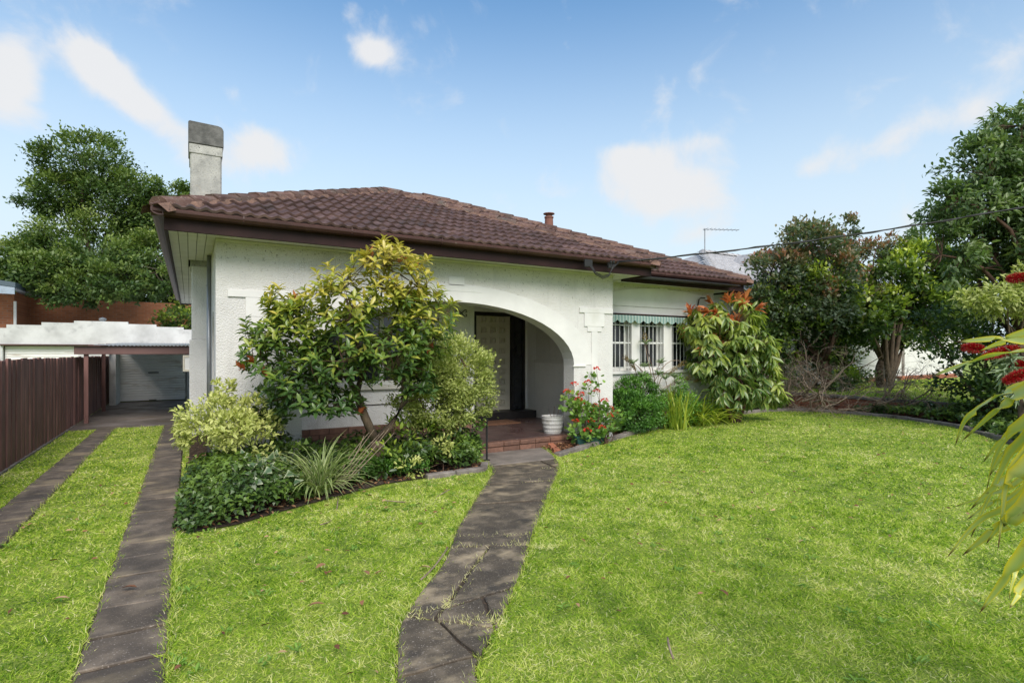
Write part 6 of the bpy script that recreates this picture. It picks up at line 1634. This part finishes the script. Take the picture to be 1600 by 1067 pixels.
# ---- right foreground: flax leaves and bottlebrush
flax = thing('flax_plant', 'long arching yellow-edged flax leaves reaching in from the right edge', 'plant', (3.25, .55, 0))
cam_s, cam_c = math.sin(math.atan(503 / 850)), math.cos(math.atan(503 / 850))
def catmull(pts, k=5):
    P = [Vector(p) for p in pts]; P = [P[0] * 2 - P[1]] + P + [P[-1] * 2 - P[-2]]; out = []
    for i in range(1, len(P) - 2):
        for j in range(k):
            t = j / k; a, b, c, d = P[i - 1], P[i], P[i + 1], P[i + 2]
            out.append(.5 * ((2 * b) + (c - a) * t + (2 * a - 5 * b + 4 * c - d) * t * t + (3 * b - a - 3 * c + d) * t ** 3))
    out.append(P[-2]); return out
FLAX = [([(3.3, 0.55, 0.03), (3.064, 0.495, 0.98), (2.283, 0.392, 1.581), (2.309, 0.667, 1.598), (2.415, 0.837, 1.561), (2.452, 0.989, 1.499)], 0.06), ([(3.337285260608836, 0.4838355216568248, 0.03), (3.141, 0.461, 0.979), (2.435, 0.418, 1.579), (2.375, 0.686, 1.634), (2.41, 0.781, 1.642), (2.42, 0.892, 1.635)], 0.05), ([(3.2503154498183267, 0.4604516144042792, 0.03), (3.073, 0.453, 1.073), (2.402, 0.438, 1.73), (2.375, 0.686, 1.659), (2.43, 0.77, 1.627), (2.493, 0.849, 1.598)], 0.035), ([(3.3289219882194097, 0.541735639241958, 0.03), (3.124, 0.505, 0.956), (2.402, 0.438, 1.542), (2.375, 0.686, 1.481), (2.41, 0.781, 1.43), (2.456, 0.87, 1.351), (2.48, 0.914, 1.243)], 0.042), ([(3.3111444957050122, 0.5125629921291128, 0.03), (3.113, 0.486, 0.979), (2.402, 0.438, 1.579), (2.309, 0.667, 1.47), (2.366, 0.75, 1.402), (2.44, 0.88, 1.268)], 0.055), ([(3.2562273912655786, 0.45014139219018107, 0.03), (3.025, 0.436, 0.98), (2.252, 0.41, 1.581), (2.177, 0.629, 1.375), (2.256, 0.699, 1.32), (2.319, 0.777, 1.221)], 0.055), ([(3.347184783472205, 0.5196745433173945, 0.03), (3.125, 0.498, 0.979), (2.37, 0.457, 1.579), (2.309, 0.667, 1.32), (2.302, 0.729, 1.185), (2.281, 0.8, 0.956)], 0.036), ([(3.2808964291407996, 0.5371374586351836, 0.03), (3.03, 0.499, 0.936), (2.222, 0.428, 1.51), (2.111, 0.61, 1.137), (2.157, 0.699, 1.034), (2.198, 0.791, 0.924)], 0.055), ([(3.278271718896405, 0.456313150849446, 0.03), (3.029, 0.446, 0.936), (2.222, 0.428, 1.51), (2.111, 0.61, 1.25), (2.174, 0.689, 1.182), (2.22, 0.778, 1.075)], 0.06), ([(3.3480576362251058, 0.491109546443844, 0.03), (3.126, 0.479, 0.909), (2.37, 0.457, 1.466), (2.243, 0.648, 1.148), (2.247, 0.762, 1.037), (2.212, 0.841, 0.895)], 0.038), ([(3.2576889797912414, 0.5494352309093334, 0.03), (3.005, 0.513, 0.958), (2.192, 0.446, 1.545), (2.111, 0.61, 1.293), (2.132, 0.656, 1.19), (2.108, 0.67, 0.992)], 0.034), ([(3.3083240001768575, 0.47692666477920453, 0.03), (2.986, 0.456, 0.838), (2.045, 0.416, 1.351), (1.979, 0.572, 1.037), (1.995, 0.621, 0.942), (1.997, 0.677, 0.83)], 0.048), ([(3.3312188567708194, 0.46548350618992124, 0.03), (3.042, 0.465, 0.827), (2.161, 0.464, 1.334), (2.111, 0.61, 1.0), (2.083, 0.626, 0.93), (2.074, 0.632, 0.873)], 0.02), ([(3.250075248466809, 0.5453909798878098, 0.03), (2.948, 0.5, 0.776), (2.045, 0.416, 1.252), (1.979, 0.572, 0.959), (1.964, 0.581, 0.928), (1.944, 0.593, 0.892)], 0.028), ([(3.3353084728590163, 0.5051676333551988, 0.03), (3.169, 0.498, 0.904), (2.518, 0.485, 1.458), (2.309, 0.667, 1.155), (2.347, 0.761, 1.086), (2.333, 0.827, 1.012)], 0.032), ([(3.302874373905246, 0.4512677362139671, 0.03), (3.148, 0.463, 0.929), (2.518, 0.485, 1.498), (2.375, 0.686, 1.185), (2.391, 0.793, 1.095), (2.414, 0.896, 1.028)], 0.024), ([(3.260861274322467, 0.5263416315481304, 0.03), (3.121, 0.512, 0.978), (2.518, 0.485, 1.578), (2.375, 0.686, 1.301), (2.384, 0.739, 1.25), (2.401, 0.787, 1.162)], 0.045), ([(3.349280014939531, 0.5317003144786868, 0.03), (3.23, 0.526, 0.978), (2.666, 0.514, 1.577), (2.507, 0.724, 1.352), (2.494, 0.79, 1.242), (2.517, 0.834, 1.08)], 0.035), ([(3.2734705411124896, 0.45316160657736665, 0.03), (3.181, 0.474, 0.951), (2.666, 0.514, 1.534), (2.507, 0.724, 1.218), (2.513, 0.779, 1.104), (2.547, 0.816, 1.009)], 0.04), ([(3.286071869689022, 0.4985844133656845, 0.03), (3.034, 0.474, 0.892), (2.222, 0.428, 1.439), (2.111, 0.61, 1.146), (2.127, 0.659, 1.084), (2.139, 0.709, 0.998)], 0.045)]
for i, (pts, w) in enumerate(FLAX):
    q = catmull(pts, 6)
    sides = []
    for j in range(len(q)):
        d = (q[min(j + 1, len(q) - 1)] - q[max(j - 1, 0)]).normalized()
        tw_ = Vector((.25 * math.sin(i * 2.1 + j * .12), .35 * math.cos(i * 1.3 + j * .1), .95)); s_ = d.cross(Vector((-.5, -.75, .45 + .3 * math.sin(i * 1.7 + j * .1)))).normalized(); sides.append(s_)
    ribbon('leaf', q, w * 1.2, None, L['flax'], (i * .37) % 1, flax, fold=.16, sides=sides)
bot = thing('bottlebrush', 'crimson bottlebrush flower spikes behind the flax leaves at the right edge', 'shrub', (4.2, .9, 0))
SPK = [((3.18, 1.139, 1.618), (3.267, 1.088, 1.612)), ((3.141, 1.046, 1.576), (3.278, 0.965, 1.618)), ((3.093, 0.958, 1.467), (3.195, 0.898, 1.518)), ((3.248, 0.983, 1.515), (3.336, 0.931, 1.568)), ((3.367, 1.029, 1.946), (3.456, 0.976, 1.958))]
mb = MB(); mb.tube([(4.2, .9, 0), (4.0, 1.0, .8), (3.75, 1.05, 1.4)], [.03, .02, .012], 6)
for a, b in SPK:
    a, b = Vector(a), Vector(b); mb.tube([(3.8, 1.05, 1.3), (3.75, 1.03, (b.z + 1.4) / 2), b + (b - a) * .3, b], [.010, .008, .006, .005], 5)
mb.build('branches', M['twig'], bot)
for a, b in SPK:
    a, b = np.array(a), np.array(b); n = 900; t = RNG.random(n); ax = (b - a) / np.linalg.norm(b - a); dd = rdir(n); dd -= np.outer(dd @ ax, ax); dd = nrm(dd)
    prof_ = .6 + .4 * np.sin(np.pi * np.clip(t, .05, .95))
    leafobj('flower_spike', L['spike'], a + (b - a) * t[:, None], dd + ax * -.25, rdir(n), .030 * prof_, .0028, RNG.random(n), 'quad', bot, None)
    tipP = a + (b - a) * t[:200, None] + (dd * .029 * prof_[:, None])[:200]
    leafobj('anthers', L['cone'], tipP, rdir(200), rdir(200), .004, .003, .9, 'quad', bot, 'stuff')
BL = [((3.273, 0.968, 1.538), (-0.75, 0.2, -0.35)), ((3.26, 0.976, 1.553), (-0.6, 0.3, -0.7)), ((3.298, 0.953, 1.568), (-0.8, 0.35, 0)), ((3.43, 0.991, 1.444), (-0.5, 0.2, -0.5))]
Pb = []; Ab = []
for c, ax in BL:
    for k in range(30):
        Pb.append(np.array(c) + np.array(ax) * .10 * RNG.random()); Ab.append(np.array(ax) * (.5 + .8 * RNG.random()) + RNG.normal(size=3) * .45)
n = len(Pb); leafobj('leaves', L['grey'], Pb, Ab, rdir(n) + [0, 0, 1], .075, .009, .1 + .5 * RNG.random(n), 'leaf', bot)
